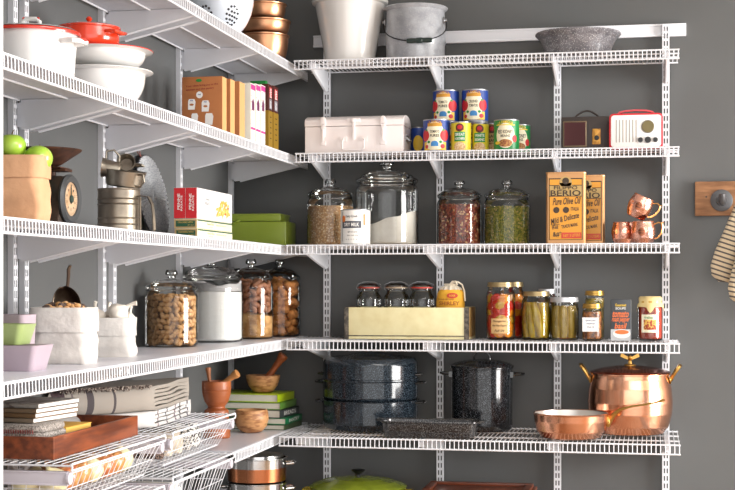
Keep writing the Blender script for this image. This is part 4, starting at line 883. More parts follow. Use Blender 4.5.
# ---- cardboard boxes
XF = .270
def carton(name, label, cat, u0, u1, vt, wd, m, side, group, z0=zs, xf=XF):
    ya, yb = yl(u0, xf), yl(u1, xf); H = zt(vt, xf, ya)-z0
    t = thing(name, label, cat, (xf-wd/2, (ya+yb)/2, z0), 0, group); d = (yb-ya)/2-.0008
    b = B(); b.box((-wd/2,-d,0),(wd/2,d,H)); mk('carton', b, m, t, bevel=.0015)
    if side:
        b = B(); patch(b, right(wd/2,.0006), -d+.001, .001, d-.001, H-.001); mkflat('side_panel', b, side, t)
    return t, wd/2, d, H
kraft = mat('kraft_board', '#b3703f', .7, var=('#a8683a', 8, .4, .6)); kside = mat('kraft_side', '#d8a46c', .7)
wr = mat('maroon_ink', '#8c3226', .6)
t, w, d, H = carton('brown_carton', 'brown kraft box with white printed food jars on its face, first in the row', 'box', 222, 226.5, 76, .134, kraft, kside, 'cardboard boxes on the second left shelf')
f = front(-d, .0006); f2 = front(-d, .0012)
b = B(); disc(b, f, -.010, H-.012, .010, .005); mkflat('green_mark', b, greenp, t)
b = B(); letter(b, 'Your ideas bring joy to the', .108, .008, f, rot=.06, at=(0,H-.028)); letter(b, 'kitchen and the pantry', .092, .008, f, rot=.06, at=(-.006,H-.040)); mkflat('lettering', b, wr, t)
b = B(); disc(b, f, -.008, H-.058, .011, .011)
for cx, cz, s in ((-.034,H-.088,1.0),(.012,H-.094,1.05),(-.024,H-.132,.9),(.024,H-.136,1.1)):
    b.add([f(cx-.012*s,cz-.017*s), f(cx+.010*s,cz-.017*s), f(cx+.013*s,cz+.008*s), f(cx+.009*s,cz+.017*s), f(cx-.009*s,cz+.017*s), f(cx-.012*s,cz+.010*s)], [(0,1,2,3,4,5)])
mkflat('white_figures', b, paperw, t)
b = B()
for cx, cz in ((-.034,H-.088),(.012,H-.094)): disc(b, f2, cx, cz-.001, .007, .0035)
mkflat('brown_marks', b, kraft, t)
b = B()
for cx, cz in ((-.034,H-.076),(.012,H-.081),(-.008,H-.057)): letter(b, 'mac', .010, .004, f2, at=(cx,cz))
mkflat('small_lettering', b, bluep, t)
carton('brown_carton', 'plain brown kraft box, second in the row on the second left shelf', 'box', 230, 234.7, 78.5, .100, kraft, kside, 'cardboard boxes on the second left shelf')
carton('brown_carton', 'plain brown kraft box, third in the row, next to the white cartons', 'box', 239.2, 244.8, 81, .100, kraft, kside, 'cardboard boxes on the second left shelf')
whb = mat('white_carton', '#e4e0d2', .5); dots = mat('fruit_print', '#f1ece4', .5, spk=('#a8365c', 75, .3)); mag = mat('magenta_print', '#c03a8c', .5)
for i, (u0, u1, lb) in enumerate(((250.6, 255.2, 'white carton with magenta top and fruit pattern, nearest of three alike'), (255.8, 260.3, 'white carton with magenta top and fruit pattern, middle of three alike'), (260.8, 265.2, 'white carton with magenta top and fruit pattern, farthest of three alike'))):
    t, w, d, H = carton('white_carton', lb, 'box', u0, u1, 82.5+i*.8, .074, whb, dots, 'white cartons on the second left shelf')
    r = right(w, .001); b = B(); patch(b, r, -d+.002, H-.022, d-.002, H-.004); mkflat('magenta_band', b, mag, t); b = B(); patch(b, r, -d+.002, .052, d-.002, .060); mkflat('magenta_band', b, mag, t)
    b = B(); patch(b, r, -d*.55, H-.092, d*.55, H-.066); b.add([r(-d*.6,H-.066), r(d*.6,H-.066), r(0,H-.05)], [(0,1,2)]); mkflat('printed_house', b, mat('plum_print', '#6d2f58', .5), t)
    if i == 0:
        f = front(-d, .0007); b = B()
        for k in (-1,0,1): b.add([f(-.014+k*.010-.003,H-.05), f(-.014+k*.010+.003,H-.05), f(-.014+k*.010,H-.030)], [(0,1,2)])
        mkflat('green_trees', b, greenp, t)
        b = B(); patch(b, f, -.030, .02, .006, .072); fr = mkflat('dark_frame', b, dkp, t)
        b = B(); patch(b, front(-d,.0012), -.028, .02, .004, .066); mkflat('frame_inside', b, whb, fr)
        b = B(); letter(b, 'GRAHAM', .036, .005, f, at=(-.010,H-.016)); letter(b, 'organic', .028, .004, f, at=(-.010,H-.075)); mkflat('lettering', b, ink, t)
dr = mat('dark_red_carton', '#4a1d16', .45); gs = mat('gilt_carton', '#a8842e', .4, metal=.3)
for i, (u0, u1, lb) in enumerate(((268.2, 272.6, 'dark red and gold carton, left of the two at the far end of the row'), (273.2, 278.4, 'dark red and gold carton, right of the two at the far end of the row'))):
    t, w, d, H = carton('dark_red_carton', lb, 'box', u0, u1, 83.5+i*1.8, .080, dr, None, 'dark red cartons on the second left shelf')
    r = right(w, .0006); r2 = right(w, .0012); b = B(); patch(b, r, -d, .001, d, H*.60); patch(b, front(-d,.0006), -w, .001, w, H*.60, 2); mkflat('gold_panel', b, gs, t)
    b = B(); patch(b, r, -d*.55, H*.80, d*.6, H*.955); mkflat('red_panel', b, redp, t)
    b = B(); patch(b, r, -d*.55, H*.63, d*.6, H*.78); mkflat('grey_panel', b, mat('grey_print', '#8d8a92', .5), t)
    b = B(); letter(b, 'BARK', H*.15, d*.8, lambda a, c: r2(c, a), at=(H*.875, 0)); letter(b, 'dark', H*.12, d*.6, lambda a, c: r2(c, a), at=(H*.70, 0)); mkflat('white_lettering', b, paperw, t)
    b = B()
    for q in (.18,.26,.34,.42,.5): patch(b, r2, -d*.35, H*q, d*.35, H*q+.004)
    mkflat('brown_lines', b, dkp, t)
t, w, d, H = carton('green_carton', 'narrow green-topped carton showing above the white ones', 'box', 265.7, 267.7, 80.5, .06, greenp, None, None, xf=.22)
# ---- third left shelf
zs = LZ[2]
bagm = mat('brown_paper', '#dba981', .8, var=('#cf9c74', 7, .35, .65), bump=(16, .5, .010))
def paper_bag(name, label, loc, wx, wy, H, cuff, m, rz=0, seed=1, crumple=.004, open_=True):
    random.seed(seed); t = thing(name, label, 'bag', loc, rz); b = B(); rings = []
    ph = [random.uniform(0, 6) for _ in range(6)]
    def ring(z, s, r, am):
        pts = rr_(wx*s, wy*s, r, z, 5)
        return [(p[0]+am*math.sin(p[1]*60+z*50+ph[0])+am*.6*math.sin(z*130+ph[1]), p[1]+am*math.sin(p[0]*55+z*70+ph[2])+am*.6*math.sin(z*110+ph[3]), p[2]) for p in pts]
    N = 14
    for k in range(N+1):
        z = (H-cuff)*k/N; rings.append(ring(z, .94+.04*math.sin(PI*k/N), .012+.02*k/N, crumple*(.3+.7*math.sin(PI*k/N))))
    loft(b, rings, True, False); mk('sack', b, m, t, smooth=75)
    b = B(); rings = []
    for z, s in ((H-cuff, .985), (H-cuff*1.02, 1.01), (H-cuff*.6, 1.02), (H-cuff*.2, 1.02), (H, 1.015), (H+.001, 1.0), (H, .98), (H-cuff, .95)): rings.append(ring(z, s, .032, crumple*.35))
    loft(b, rings, False, False); mk('folded_cuff', b, m, t, smooth=60); return t
x, y = .155, yl(24, .155); S = px(x, y); H = zt(157, x, y)-zs
paper_bag('paper_bag', 'brown paper bag with folded top holding green apples', (x-.008, y, zs), .064, .055, H, .050, bagm, .15, 3, .0022)
applem = mat('green_apple', '#8fb82a', .3, coat=.4, var=('#a9c94a', 14, .4, .65)); first = None
for k, (dx, dy, dz, lb) in enumerate(((-.026,-.012,.030,'green apple on top of the brown paper bag, highest one'), (.030,.014,.002,'green apple at the right of the brown paper bag'), (-.036,.046,.0,'green apple at the back left of the brown paper bag'))):
    loc = (x+dx, y+dy, zs+H+dz-.006)
    if first is None:
        t = thing('green_apple', lb, 'apple', loc, 0, 'green apples in the paper bag'); first = t; A = .034
        b = B(); pf = []
        for q in range(17):
            a = -PI/2+PI*q/16; r = A*math.cos(a)*(1+.06*math.sin(a)); zz = A*.92*math.sin(a)-(.010*math.exp(-(r/.010)**2) if a > 0 else -.006*math.exp(-(r/.009)**2)); pf.append((r if 0 < q < 16 else 0, zz))
        b.lathe(pf, 28); mk('flesh', b, applem, t, smooth=80)
        b = B(); b.tube([(0,0,A*.70),(.002,0,A*.95),(.005,.001,A*1.15)], .0013, 6); mk('stem', b, mat('stem_brown', '#5a4526', .7), t)
    else:
        o = dup(first, loc=loc, rot=(random.uniform(-.3,.3), random.uniform(-.3,.3), k), label=lb)
# kitchen scale
x, y = .15, yl(61.5, .175); t = thing('kitchen_scale', 'old dark kitchen scale with round dial and brown metal dish', 'scale', (x, y, zs))
scm = mat('scale_grey', '#4a4c4e', .45, metal=.4, bump=(90, .3, .001)); rustd = mat('rusty_brown', '#5a3a2c', .45, metal=.5, var=('#3d2a22', 25, .4, .6))
b = B(); b.prism([(-.062,0),(.062,0),(.058,.012),(.050,.03),(.046,.100),(.030,.128),(-.030,.128),(-.046,.100),(-.050,.03),(-.058,.012)], 'x', -.055, .040); mk('housing', b, mat('scale_body', '#2c2a29', .5, metal=.4, var=('#463931', 20, .4, .6)), t, bevel=.004)
RM = Matrix.Translation((.040,0,.072)) @ Matrix.Rotation(PI/2,4,'Y')
b = B(); b.lathe([(.044,0),(.060,.002),(.062,.008),(.056,.015),(.043,.013),(.041,.008),(.044,0)], 48, M=RM); mk('bezel', b, scm, t)
b = B(); b.lathe([(.0,.0085),(.0425,.0085),(.0425,.0095),(0,.0095)], 48, M=RM); dl = mk('dial_face', b, mat('aged_dial', '#c2a384', .5, var=('#a8825c', 30, .4, .6)), t)
r = right(.0495, .0006); b = B()
for k in range(40):
    a = 2*PI*k/40; L_ = .006 if k % 5 else .010; b.add([r(math.sin(a-.012)*.040, .072+math.cos(a-.012)*.040), r(math.sin(a+.012)*.040, .072+math.cos(a+.012)*.040), r(math.sin(a+.012)*(.040-L_), .072+math.cos(a+.012)*(.040-L_)), r(math.sin(a-.012)*(.040-L_), .072+math.cos(a-.012)*(.040-L_))], [(0,1,2,3)])
for k in range(0, 10): a = 2*PI*k/10; letter(b, str(k if k else 10), .006, .006, r, at=(math.sin(a)*.026, .072+math.cos(a)*.026))
mkflat('dial_marks', b, ink, dl)
b = B(); b.hexa([(.0510,-.003,.06),(.0510,.003,.06),(.0510,.0008,.106),(.0510,-.0008,.106)], [(.0518,-.003,.06),(.0518,.003,.06),(.0518,.0008,.108),(.0518,-.0008,.108)]); b.lathe([(0,0),(.010,0),(.009,.004),(0,.005)], 20, M=Matrix.Translation((.0505,0,.072)) @ Matrix.Rotation(PI/2,4,'Y')); mk('pointer', b, mat('pointer_green', '#2f4038', .4), dl)
b = B(); b.rod((0,0,.126),(0,0,.142),.010,12); b.box((-.05,-.022,.140),(.045,.022,.147)); b.box((-.035,-.030,.147),(.035,.030,.151)); mk('platform', b, rustd, t, bevel=.002)
b = B(); b.lathe([(0,0),(.030,.001),(.040,.005),(.088,.038),(.091,.042),(.088,.043),(.040,.011),(.03,.006),(0,.005)], 40, c=(-.012,-.015,.152)); mk('dish', b, rustd, t)
# sifter, measuring cups, wire strainer
x, y = .205, yl(119, .205); S = px(x, y); R = 21*S; oldtin = mat('aged_tin', '#7d7368', .4, metal=.8, var=('#a89c8a', 14, .38, .66), bump=(60, .25, .001)); H = zt(189, x, y)-zs
t = thing('flour_sifter', 'dented old tin flour sifter with ribbed body and strap handle', 'sifter', (x, y, zs))
pr = [(0,.002),(R*.98,.001)]
for z in (.012,.03,.036,.074,.08,.098): pass
pr += [(R,.004),(R,H*.16),(R*1.045,H*.18),(R,H*.20),(R,H*.30),(R*1.045,H*.32),(R,H*.34),(R,H*.62),(R*1.045,H*.64),(R,H*.66),(R,H*.74),(R*1.045,H*.76),(R,H*.78),(R,H*.96),(R*1.03,H*.98),(R*1.02,H),(R*.96,H),(R*.96,.01),(0,.01)]
b = B(); b.lathe(pr, 56); mk('body', b, oldtin, t)
b = B(); ang = -.18; M = Matrix.Rotation(ang, 4, 'Z'); hp = [(R*.98,0,H*.80),(R+.010,0,H*.83),(R+.034,0,H*.80),(R+.046,0,H*.62),(R+.050,0,H*.35),(R+.052,0,H*.04)]
for (p, q) in zip(hp, hp[1:]): 
    vs = []
    for pt in (p, q):
        for dy, dx in ((-.006,-.0012),(.006,-.0012),(.006,.0012),(-.006,.0012)): vs.append(M @ Vector((pt[0]+dx, dy, pt[2]+dx)))
    b.hexa(vs[:4], vs[4:])
b.box((R+.008,-.004,.006),(R+.010,.004,H*.80), M); mk('strap_handle', b, oldtin, t)
pewter = mat('pewter', '#7d7468', .35, metal=.9, var=('#a39a8c', 18, .4, .6))
def cup(label, loc, rot, R, H, hl=0, taper=.72):
    t = thing('measuring_cup', label, 'measuring cup', loc, 0, 'old tin measuring cups', rot=rot)
    b = B(); b.lathe([(0,0),(R*taper,0),(R*(taper+.06),.003),(R,H-.002),(R*1.05,H),(R*.97,H),(R*.7,.004),(0,.003)], 32); mk('cup', b, pewter, t)
    b = B()
    if hl: b.tube([(R*.98,0,H-.003),(R+.012,0,H-.001),(R+hl,0,H-.006),(R+hl+.006,0,H-.010)], [.003,.004,.0045,.003], 6)
    else: b.tube([(R*.95,0,H*.85),(R+.018,0,H*.88),(R+.024,0,H*.5),(R+.010,0,H*.15),(R*.8,0,H*.15)], .003, 6)
    mk('handle', b, pewter, t); return t
zz = zs+H+.003
cup('wide tin cup lying slanted across the top of the flour sifter', (x+.012, y+.004, zz+.004), (0,.16,-.5), .056, .044, 0, .8)
cup('conical tin cup tipped over at the left of the sifter top', (x+.010, y-.012, zz+.048), (-.1, -1.45, .35), .026, .050, 0, .45)
cup('small round tin cup showing its open mouth on top of the pile', (x+.020, y+.004, zz+.062), (1.25, .15, .25), .0235, .020, 0, .85)
# fan strainer against the wall
x0_, y0_ = .035, yl(153, .04); S = px(x0_, y0_); Rr = 43*S
t = thing('wire_skimmer', 'large round pleated wire skimmer leaning against the left wall behind the sifter', 'skimmer', (x0_+.028, y0_, zs+.002), 0, None, rot=(0, -.17, 0))
wirem = mat('grey_wire', '#a9aaac', .55, metal=.1, var=('#8a8b8e', 220, .42, .6))
b = B(); n = 56
for i in range(n):
    a = 2*PI*i/n; b.tube([(.006, .018*math.cos(a), Rr+.018*math.sin(a)), (-.004+.004*(i%2), Rr*.55*math.cos(a), Rr+Rr*.55*math.sin(a)), (.004*(i%2), Rr*.98*math.cos(a+.03), Rr+Rr*.98*math.sin(a+.03))], .0009, 4)
for q in range(11):
    rr = .018+(Rr-.018)*q/11; b.tube([(-.002+.003*math.sin(28*2*PI*k/56), rr*math.cos(2*PI*k/56), Rr+rr*math.sin(2*PI*k/56)) for k in range(56)], .0008, 4, closed=True)
vs = [(.002, 0, Rr)]; fs = []; n2 = 112
for q in (.12, .4, .7, .985):
    for k in range(n2): a = 2*PI*k/n2; vs.append((.002+(.0035 if k % 2 else -.0035)*min(1, q*1.6), Rr*q*math.cos(a), Rr+Rr*q*math.sin(a)))
for k in range(n2): fs.append((0, 1+k, 1+(k+1) % n2))
for q in range(3):
    for k in range(n2): fs.append((1+q*n2+k, 1+(q+1)*n2+k, 1+(q+1)*n2+(k+1) % n2, 1+q*n2+(k+1) % n2))
b.add(vs, fs)
mk('mesh_disc', b, wirem, t, smooth=0)
b = B(); b.tube([(0, Rr*math.cos(2*PI*k/56), Rr+Rr*math.sin(2*PI*k/56)) for k in range(56)], .0022, 6, closed=True); mk('rim_wire', b, mat('dark_wire', '#5d5c5f', .4, metal=.7), t)
a = 2.05; ex, ez = Rr*math.cos(a), Rr+Rr*math.sin(a); b = B(); b.tube([(0,ex+.012,ez+.006),(0,ex-.012,ez+.018),(0,ex-.018,ez+.032),(0,ex-.004,ez+.050),(0,ex+.006,ez+.034),(0,ex+.012,ez+.006)], .0016, 6, closed=False); b.tube([(0,ex-.004,ez+.050),(0,ex-.0,ez+.066)], .0018, 6)
mk('wire_handle', b, mat('rusty_wire', '#6f3f38', .5, metal=.5), t)
# pasta boxes
xr = .272; ya = yl(197, xr); yb = yl(232, xr); wb = .036; Lb = yb-ya
zl = zs
tanb = mat('tan_board', '#b99a6a', .6); dkg = mat('dark_green_print', '#1d5138', .5); ivb = mat('ivory_carton', '#ece6c4', .5)
hb = (zt(218.5, xr, ya)-zs)/2
for i in range(2):
    t = thing('cracker_box', ('lower' if i == 0 else 'upper')+' ivory box with dark green end panel under the red pasta boxes', 'box', (xr-.036, (ya+yb)/2+(.004 if i == 0 else 0), zl+i*hb), 0, 'ivory boxes with green ends')
    b = B(); b.box((-.036,-Lb/2,.0003),(.036,Lb/2,hb-.0006)); mk('carton', b, ivb, t, bevel=.0012)
    f = front(-Lb/2,.0006); f2 = front(-Lb/2,.0012); b = B(); patch(b, f, -.0355, .001, .0355, hb-.002, 2); ep = mkflat('end_panel', b, tanb, t)
    b = B(); patch(b, f2, -.030, .005, .030, hb-.006, 2); mkflat('green_panel', b, dkg, ep)
    b = B(); letter(b, 'CRACKERS WITH', .048, .005, front(-Lb/2,.0017), at=(.0, hb*.62)); letter(b, 'SEA SALT', .02, .003, front(-Lb/2,.0017), at=(.017, hb*.33)); mkflat('gold_lettering', b, mat('gold_print', '#c9a85a', .5), ep)
    r = right(.036,.0006); b = B(); patch(b, r, -Lb/2+.002, hb-.006, Lb/2-.002, hb-.002); mkflat('green_stripe', b, dkg, t)
    b = B(); letter(b, 'Savory Thins', .07, .008, right(.036,.0008), at=(-.05, hb*.55)); letter(b, 'baked with olive oil', .10, .004, right(.036,.0008), at=(.06, hb*.55)); letter(b, 'crisp', .04, .003, right(.036,.0008), at=(-.05, hb*.25)); mkflat('pale_lettering', b, mat('sage_print', '#9aa070', .5), t)
zl = zs+2*hb+.0005; hr = zt(187.5, xr, ya)-zl
for i in range(2):
    t = thing('pasta_box', 'red-ended white pasta box, '+('the left one hidden by its twin' if i == 0 else 'the right one with a picture of pasta on its side'), 'box', (xr-.018-(.0365 if i == 0 else 0), (ya+yb)/2, zl), 0, 'red-ended pasta boxes')
    b = B(); b.box((-.018,-Lb/2,0),(.018,Lb/2,hr)); mk('carton', b, mat('white_carton_gloss', '#f2f0ee', .35), t, bevel=.001)
    f = front(-Lb/2,.0006); b = B(); patch(b, f, -.0177, .0005, .0177, hr-.0005, 2); ep = mkflat('red_end', b, redp, t)
    f2 = front(-Lb/2,.0012); b = B()
    tr = lambda a, c: f2(-c, a)
    letter(b, 'PENNE', hr*.52, .008, tr, at=(hr*.55, .003)); letter(b, 'RIGATE', hr*.50, .006, tr, at=(hr*.5, -.006)); mkflat('white_lettering', b, paperw, ep)
    if i:
        r = right(.018,.0006); r2 = right(.018,.0012); b = B(); letter(b, 'Penne', .042, .009, r, at=(-.075*Lb/.35, hr*.68)); letter(b, 'RIGATE', .055, .010, r, at=(-.075*Lb/.35, hr*.54)); mkflat('grey_lettering', b, mat('grey_ink', '#9a9a9c', .5), t)
        b = B(); rg = random.Random(4)
        for k in range(34):
            cy = .012+.125*Lb/.35*rg.random()**.8; cz = hr*(.20+.5*rg.random()*(1-abs(cy-.09)/.2)); a_ = rg.uniform(-.3,.9); c_, s_ = math.cos(a_), math.sin(a_)
            b.add([r(cy+dx*c_-dz*s_, cz+dx*s_+dz*c_) for dx, dz in ((-.016,-.0045),(.016,-.0045),(.013,.0045),(-.013,.0045))], [(0,1,2,3)])
        # small y offset to stop coincident faces
        b.v = [(v[0]+.00002*(j//4), v[1], v[2]) for j, v in enumerate(b.v)]
        mkflat('pasta_picture', b, mat('pasta_gold', '#dc9a36', .5, var=('#f1c878', 90, .4, .6)), t)
        b = B()
        for cy, cz in ((.06,.36),(.10,.28),(.13,.48)): disc(b, r2, cy*Lb/.35, hr*cz, .006, .004, 10)
        mkflat('sauce_spots', b, redp, t)
# green lidded butter box
x, y = .185, -.155; S = px(x, y); w = 29.5*S
gb = mat('avocado_green', '#90a336', .3, coat=.3); xg = xb(262.5, y); H = zt(221.5, xg, y-.07)-zs
t = thing('green_bread_box', 'avocado green metal box with inset lid in the left corner', 'box', (xg, y, zs))
b = B(); b.box((-w,-.075,.0),(w,.075,H)); mk('body', b, gb, t, bevel=.006)
b = B(); b.box((-w*.96,-.070,H+.0005),(w*.80,.070,H+.030)); ld = mk('lid', b, gb, t, bevel=.006)
b = B(); b.box((-w*.97-.002,-.0725,H+.024),(w*.81,.0725,H+.028)); mk('lid_bead', b, gb, ld, bevel=.001)
b = B(); b.tube([(-w*.95,-.078,H-.003),(-w*.80,-.084,H-.006),(-w*.66,-.084,H+.001),(-w*.60,-.074,H+.004)], .0035, 6); mk('lid_tab', b, gb, t)
# ---- fourth left shelf: pans, paper sacks, canisters
zs = LZ[3]+.002
lil = mat('lilac_ceramic', '#b7a6b0', .45, coat=.2); grc = mat('green_ceramic', '#a3b474', .4, coat=.3)
def loaf(label, x0, x1, y0, y1, z, H, m, flare=.018):
    t = thing('loaf_pan', label, 'loaf pan', ((x0+x1)/2, (y0+y1)/2, z), 0, 'stacked ceramic loaf pans'); hw, hd = (x1-x0)/2, (y1-y0)/2
    b = B(); loft(b, [rr_(hw-flare,hd-flare*.7,.010,.0), rr_(hw-flare+.002,hd-flare*.7+.002,.012,.003), rr_(hw,hd,.014,H-.003), rr_(hw+.0015,hd+.0015,.015,H), rr_(hw-.004,hd-.004,.012,H), rr_(hw-flare-.003,hd-flare*.7-.003,.010,.008)]); mk('pan', b, m, t, smooth=50)
yA = -2.335
loaf('lilac loaf pan at the near end of the lined left shelf, bottom of the stack', .012, xb(55, yA+.11), yA, yA+.11, zs, .060, lil, .016)
loaf('pale green loaf pan resting on the lilac one', .012, xb(38, yA+.10), yA+.008, yA+.10, zs+.0605, .048, grc, .014)
loaf('deep lilac loaf pan standing behind the green one', .012, xb(38, yA+.20), yA+.118, yA+.20, zs, .128, lil, .008)
sackm = mat('white_kraft_paper', '#dcd7d2', .85, bump=(16, .6, .014), var=('#cfc9c3', 9, .4, .6))
x, y = .145, yl(63, .145); S = px(x, y); H = zt(308, x, y-.05)-zs
paper_bag('paper_sack', 'larger rolled-top white paper sack of mixed nuts with a scoop', (x, y+.01, zs), .078, .062, H, .060, sackm, .12, 8, .0032)
px_, py_ = x, y+.01
pean = mat('peanut_shell', '#e0b07c', .7, bump=(300, .6, .002), var=('#b9854f', 40, .4, .6)); nutd = mat('dark_nut', '#5c4a42', .5)
def peanut_b(s=1.0):
    b = B(); n = 14; pf = []
    for q in range(n+1):
        t_ = q/n; r = (.0068*math.sin(PI*t_)**.5)*(1-.10*math.exp(-((t_-.52)/.13)**2)); pf.append((r*s if 0 < q < n else 0, (t_-.5)*.0215*s))
    b.lathe(pf, 12); return b
rg = random.Random(21); pn = None; k = 0
for k in range(34):
    a = rg.uniform(0, 2*PI); r = math.sqrt(rg.random()); lx, ly = px_+.062*r*math.cos(a), py_+.046*r*math.sin(a); lz = zs+H-.006+.012*(1-r)+rg.uniform(0,.006)
    dark = lx < px_-.02 and rg.random() < .5 or rg.random() < .2
    if dark and 'dn' in globals(): dup(dn, loc=(lx,ly,lz), rot=(rg.uniform(0,3),rg.uniform(0,3),0))
    elif dark: dn = tag(mk('mixed_nut', B().ball((0,0,0),.012,.009,.009,12,8,jit=.05), nutd, smooth=80, loc=(lx,ly,lz)), 'dark shelled nut among the peanuts in the larger paper sack', 'nut', 'dark nuts in the paper sack')
    elif pn: dup(pn, loc=(lx,ly,lz), rot=(PI/2+rg.uniform(-.4,.4),0,rg.uniform(0,PI)), scale=(1.1,1.1,1.1))
    else: pn = tag(mk('peanut', peanut_b(), pean, smooth=80, loc=(lx,ly,lz)), 'peanut heaped in the open top of the larger paper sack', 'peanut', 'peanuts in the paper sack'); pn.rotation_euler = (PI/2,0,.4)
# inner bed of the sack so it reads full
tag(mk('nut_heap', B().ball((0,0,H-.022), .068,.053,.020,24,8), mat('nut_bed', '#a37c52', .8, var=('#6b4c34', 60, .4, .6), bump=(80, 1, .006)), smooth=80, loc=(px_,py_,zs)), 'bed of peanuts filling the larger paper sack', 'nuts', kind='stuff')
# scoop
t = thing('metal_scoop', 'brown metal scoop standing in the larger paper sack', 'scoop', (px_+.002, py_-.010, zs+H+.014), 0, None, rot=(.15,.25,PI+.15))
scp = mat('scoop_bronze', '#54443a', .32, metal=.85, var=('#7a6a5a', 20, .4, .6)); b = B(); vs = []; nU, nV = 14, 16; Rs = .040
for i in range(nV+1):
    t_ = i/nV
    for j in range(nU+1):
        a = PI*(.04+.92*j/nU)-PI/2; r = Rs*math.sin(PI/2*min(1,(1-t_)*1.5+.02))**.5 if t_ > .4 else Rs
        vs.append((r*math.sin(a)*.95, -.018+.034*0-r*math.cos(a)*1.0, -.030+.075*t_))
fs = [(i*(nU+1)+j, i*(nU+1)+j+1, (i+1)*(nU+1)+j+1, (i+1)*(nU+1)+j) for i in range(nV) for j in range(nU)]
b.add(vs, fs); o = mk('bowl', b, scp, t, smooth=80); md = o.modifiers.new('s', 'SOLIDIFY'); md.thickness = .0016
b = B(); b.tube([(0,-.050,.030),(-.004,-.050,.044),(-.010,-.046,.058),(-.016,-.042,.074),(-.020,-.038,.088),(-.028,-.034,.096)], [.0045,.0045,.0045,.0048,.005,.004], 8); mk('handle', b, scp, t)
x, y = .145, yl(113, .145); H = zt(318, x, y-.03)-zs
paper_bag('paper_sack', 'smaller rolled-top white paper sack filled with garlic bulbs', (x, y, zs), .062, .050, H, .048, sackm, .2, 15, .003)
gar = mat('garlic_skin', '#ece3d6', .5, bump=(50, .3, .003)); g0 = None
for dx, dy, dz, rot, sc, lb in ((.018,-.006,.012,(0,.9,.2),1.15,'largest garlic bulb on top of the smaller paper sack, stem to the right'), (-.040,-.010,.004,(.3,-.2,0),.85,'garlic bulb at the left of the smaller paper sack'), (-.022,.036,.002,(-.4,.1,1),.85,'garlic bulb at the back of the smaller paper sack'), (.030,.044,-.004,(.2,.3,2),.75,'garlic bulb sunk at the back right of the smaller sack')):
    loc = (x+dx, y+dy, zs+H+dz)
    if g0 is None:
        g0 = thing('garlic_bulb', lb, 'garlic', loc, 0, 'garlic bulbs', rot=rot); g0.scale = (sc,)*3
        b = B(); b.lathe([(0,-.021),(.012,-.020),(.024,-.010),(.026,.0),(.021,.012),(.011,.020),(.006,.026),(0,.027)], 28, wob=lambda w, z: 1+.05*math.cos(8*w)); mk('bulb', b, gar, g0, smooth=70)
        b = B(); b.tube([(0,0,.022),(.001,0,.034),(.004,0,.044),(.008,0,.050)], [.0065,.0042,.0050,.006], 8); mk('stem', b, gar, g0)
    else: o = dup(g0, loc=loc, rot=rot, label=lb, scale=(sc,)*3)
tag(mk('garlic_fill', B().ball((0,0,H-.020), .054,.042,.016,20,8), gar, smooth=80, loc=(x,y,zs)), 'loose garlic skins filling the smaller paper sack', 'garlic', kind='stuff')
# canisters
def piece_pack(loc, R, z0, h, rows, nr, mk_first, seed, size, tilt=1.0, upright=False):
    rg = random.Random(seed); first = mk_first(); rr = R*.945-size*.5; c = 0; made = []
    for r in range(rows):
        for k in range(nr):
            a = 2*PI*(k+.5*(r % 2)+rg.uniform(-.34,.34))/nr; z = min(z0+h-size*.4, max(z0+size*.45, z0+size*.5+(h-size)*r/max(1, rows-1)+rg.uniform(-.32,.32)*size))
            q = rr-rg.uniform(0,.12)*size; pos = (loc[0]+q*math.cos(a), loc[1]+q*math.sin(a), loc[2]+z); M = Matrix.Rotation(a, 3, 'Z') @ Matrix.Rotation(rg.uniform(.25,PI-.25)*tilt, 3, 'X')
            o = first if not made else dup(first); o.location = pos; o.rotation_euler = M.to_euler(); made.append(o)
    for k in range(int((rr/size)**2*2.2)):
        a = rg.uniform(0, 2*PI); q = (rr-size*.6)*math.sqrt(rg.random()); o = dup(first); o.location = (loc[0]+q*math.cos(a), loc[1]+q*math.sin(a), loc[2]+z0+h-size*.3+rg.uniform(0,.3)*size); o.rotation_euler = (PI/2+rg.uniform(-.4,.4), 0, rg.uniform(0,PI))
    return made
x, y = .101, yl(171.5, .101); S = px(x, y); R = 27*S*.98; H = zt(270, x, y)-zs
canister('glass canister packed with peanuts in the shell, beside the garlic sack', (x, y, zs), R, H)
def mp():
    return tag(mk('peanut', peanut_b(1.22), pean, smooth=80), 'peanut in its shell inside the nearest glass canister', 'peanut', 'peanuts in the glass canister')
hf = zt(296, x, y-R)-zs
piece_pack((x, y, zs), R, .006, hf-.006, 9, 24, mp, 5, .017)
b = B(); b.lathe([(0,.008),(R*.72,.008),(R*.74,hf-.012),(0,hf-.006)], 32); tag(mk('peanut_core', b, mat('nut_bed', '#a37c52', .8), smooth=60, loc=(x,y,zs)), 'mass of peanuts deep inside the nearest glass canister', 'peanuts', kind='stuff')
x, y = pd(211.5, 5.02); S = px(x, y); R = 31.5*S; H = LZ[2]-.045-zs
canister('largest glass canister on the lined left shelf, full of white flour', (x, y, zs), R, H)
hf = zt(292, x, y-R)-zs
fill('flour', 'white flour filling the largest canister on the lined left shelf', 'flour', (x, y, zs), R, hf, flour2)
b = B(); b.lathe([(R*.945,hf+.003),(R*.950,hf+.026),(R*.93,hf+.030),(R*.90,hf+.024),(R*.86,hf+.006)], 40, wob=lambda w, z: 1+.004*math.sin(13*w)); 
b.v = [(v[0], v[1], v[2]+(.007*math.sin(3*math.atan2(v[1], v[0])+1)+.004*math.sin(7*math.atan2(v[1], v[0])) if v[2] > hf+.02 else 0)) for v in b.v]
tag(mk('flour_dust', b, mat('flour_dust', '#b3b0b1', .9, bump=(200,.6,.002)), smooth=80, loc=(x,y,zs)), 'grey-white flour clinging to the glass above the flour level', 'flour', kind='stuff')
x, y = pd(251, 5.30); S = px(x, y); R = 22.5*S; H = LZ[2]-.048-zs
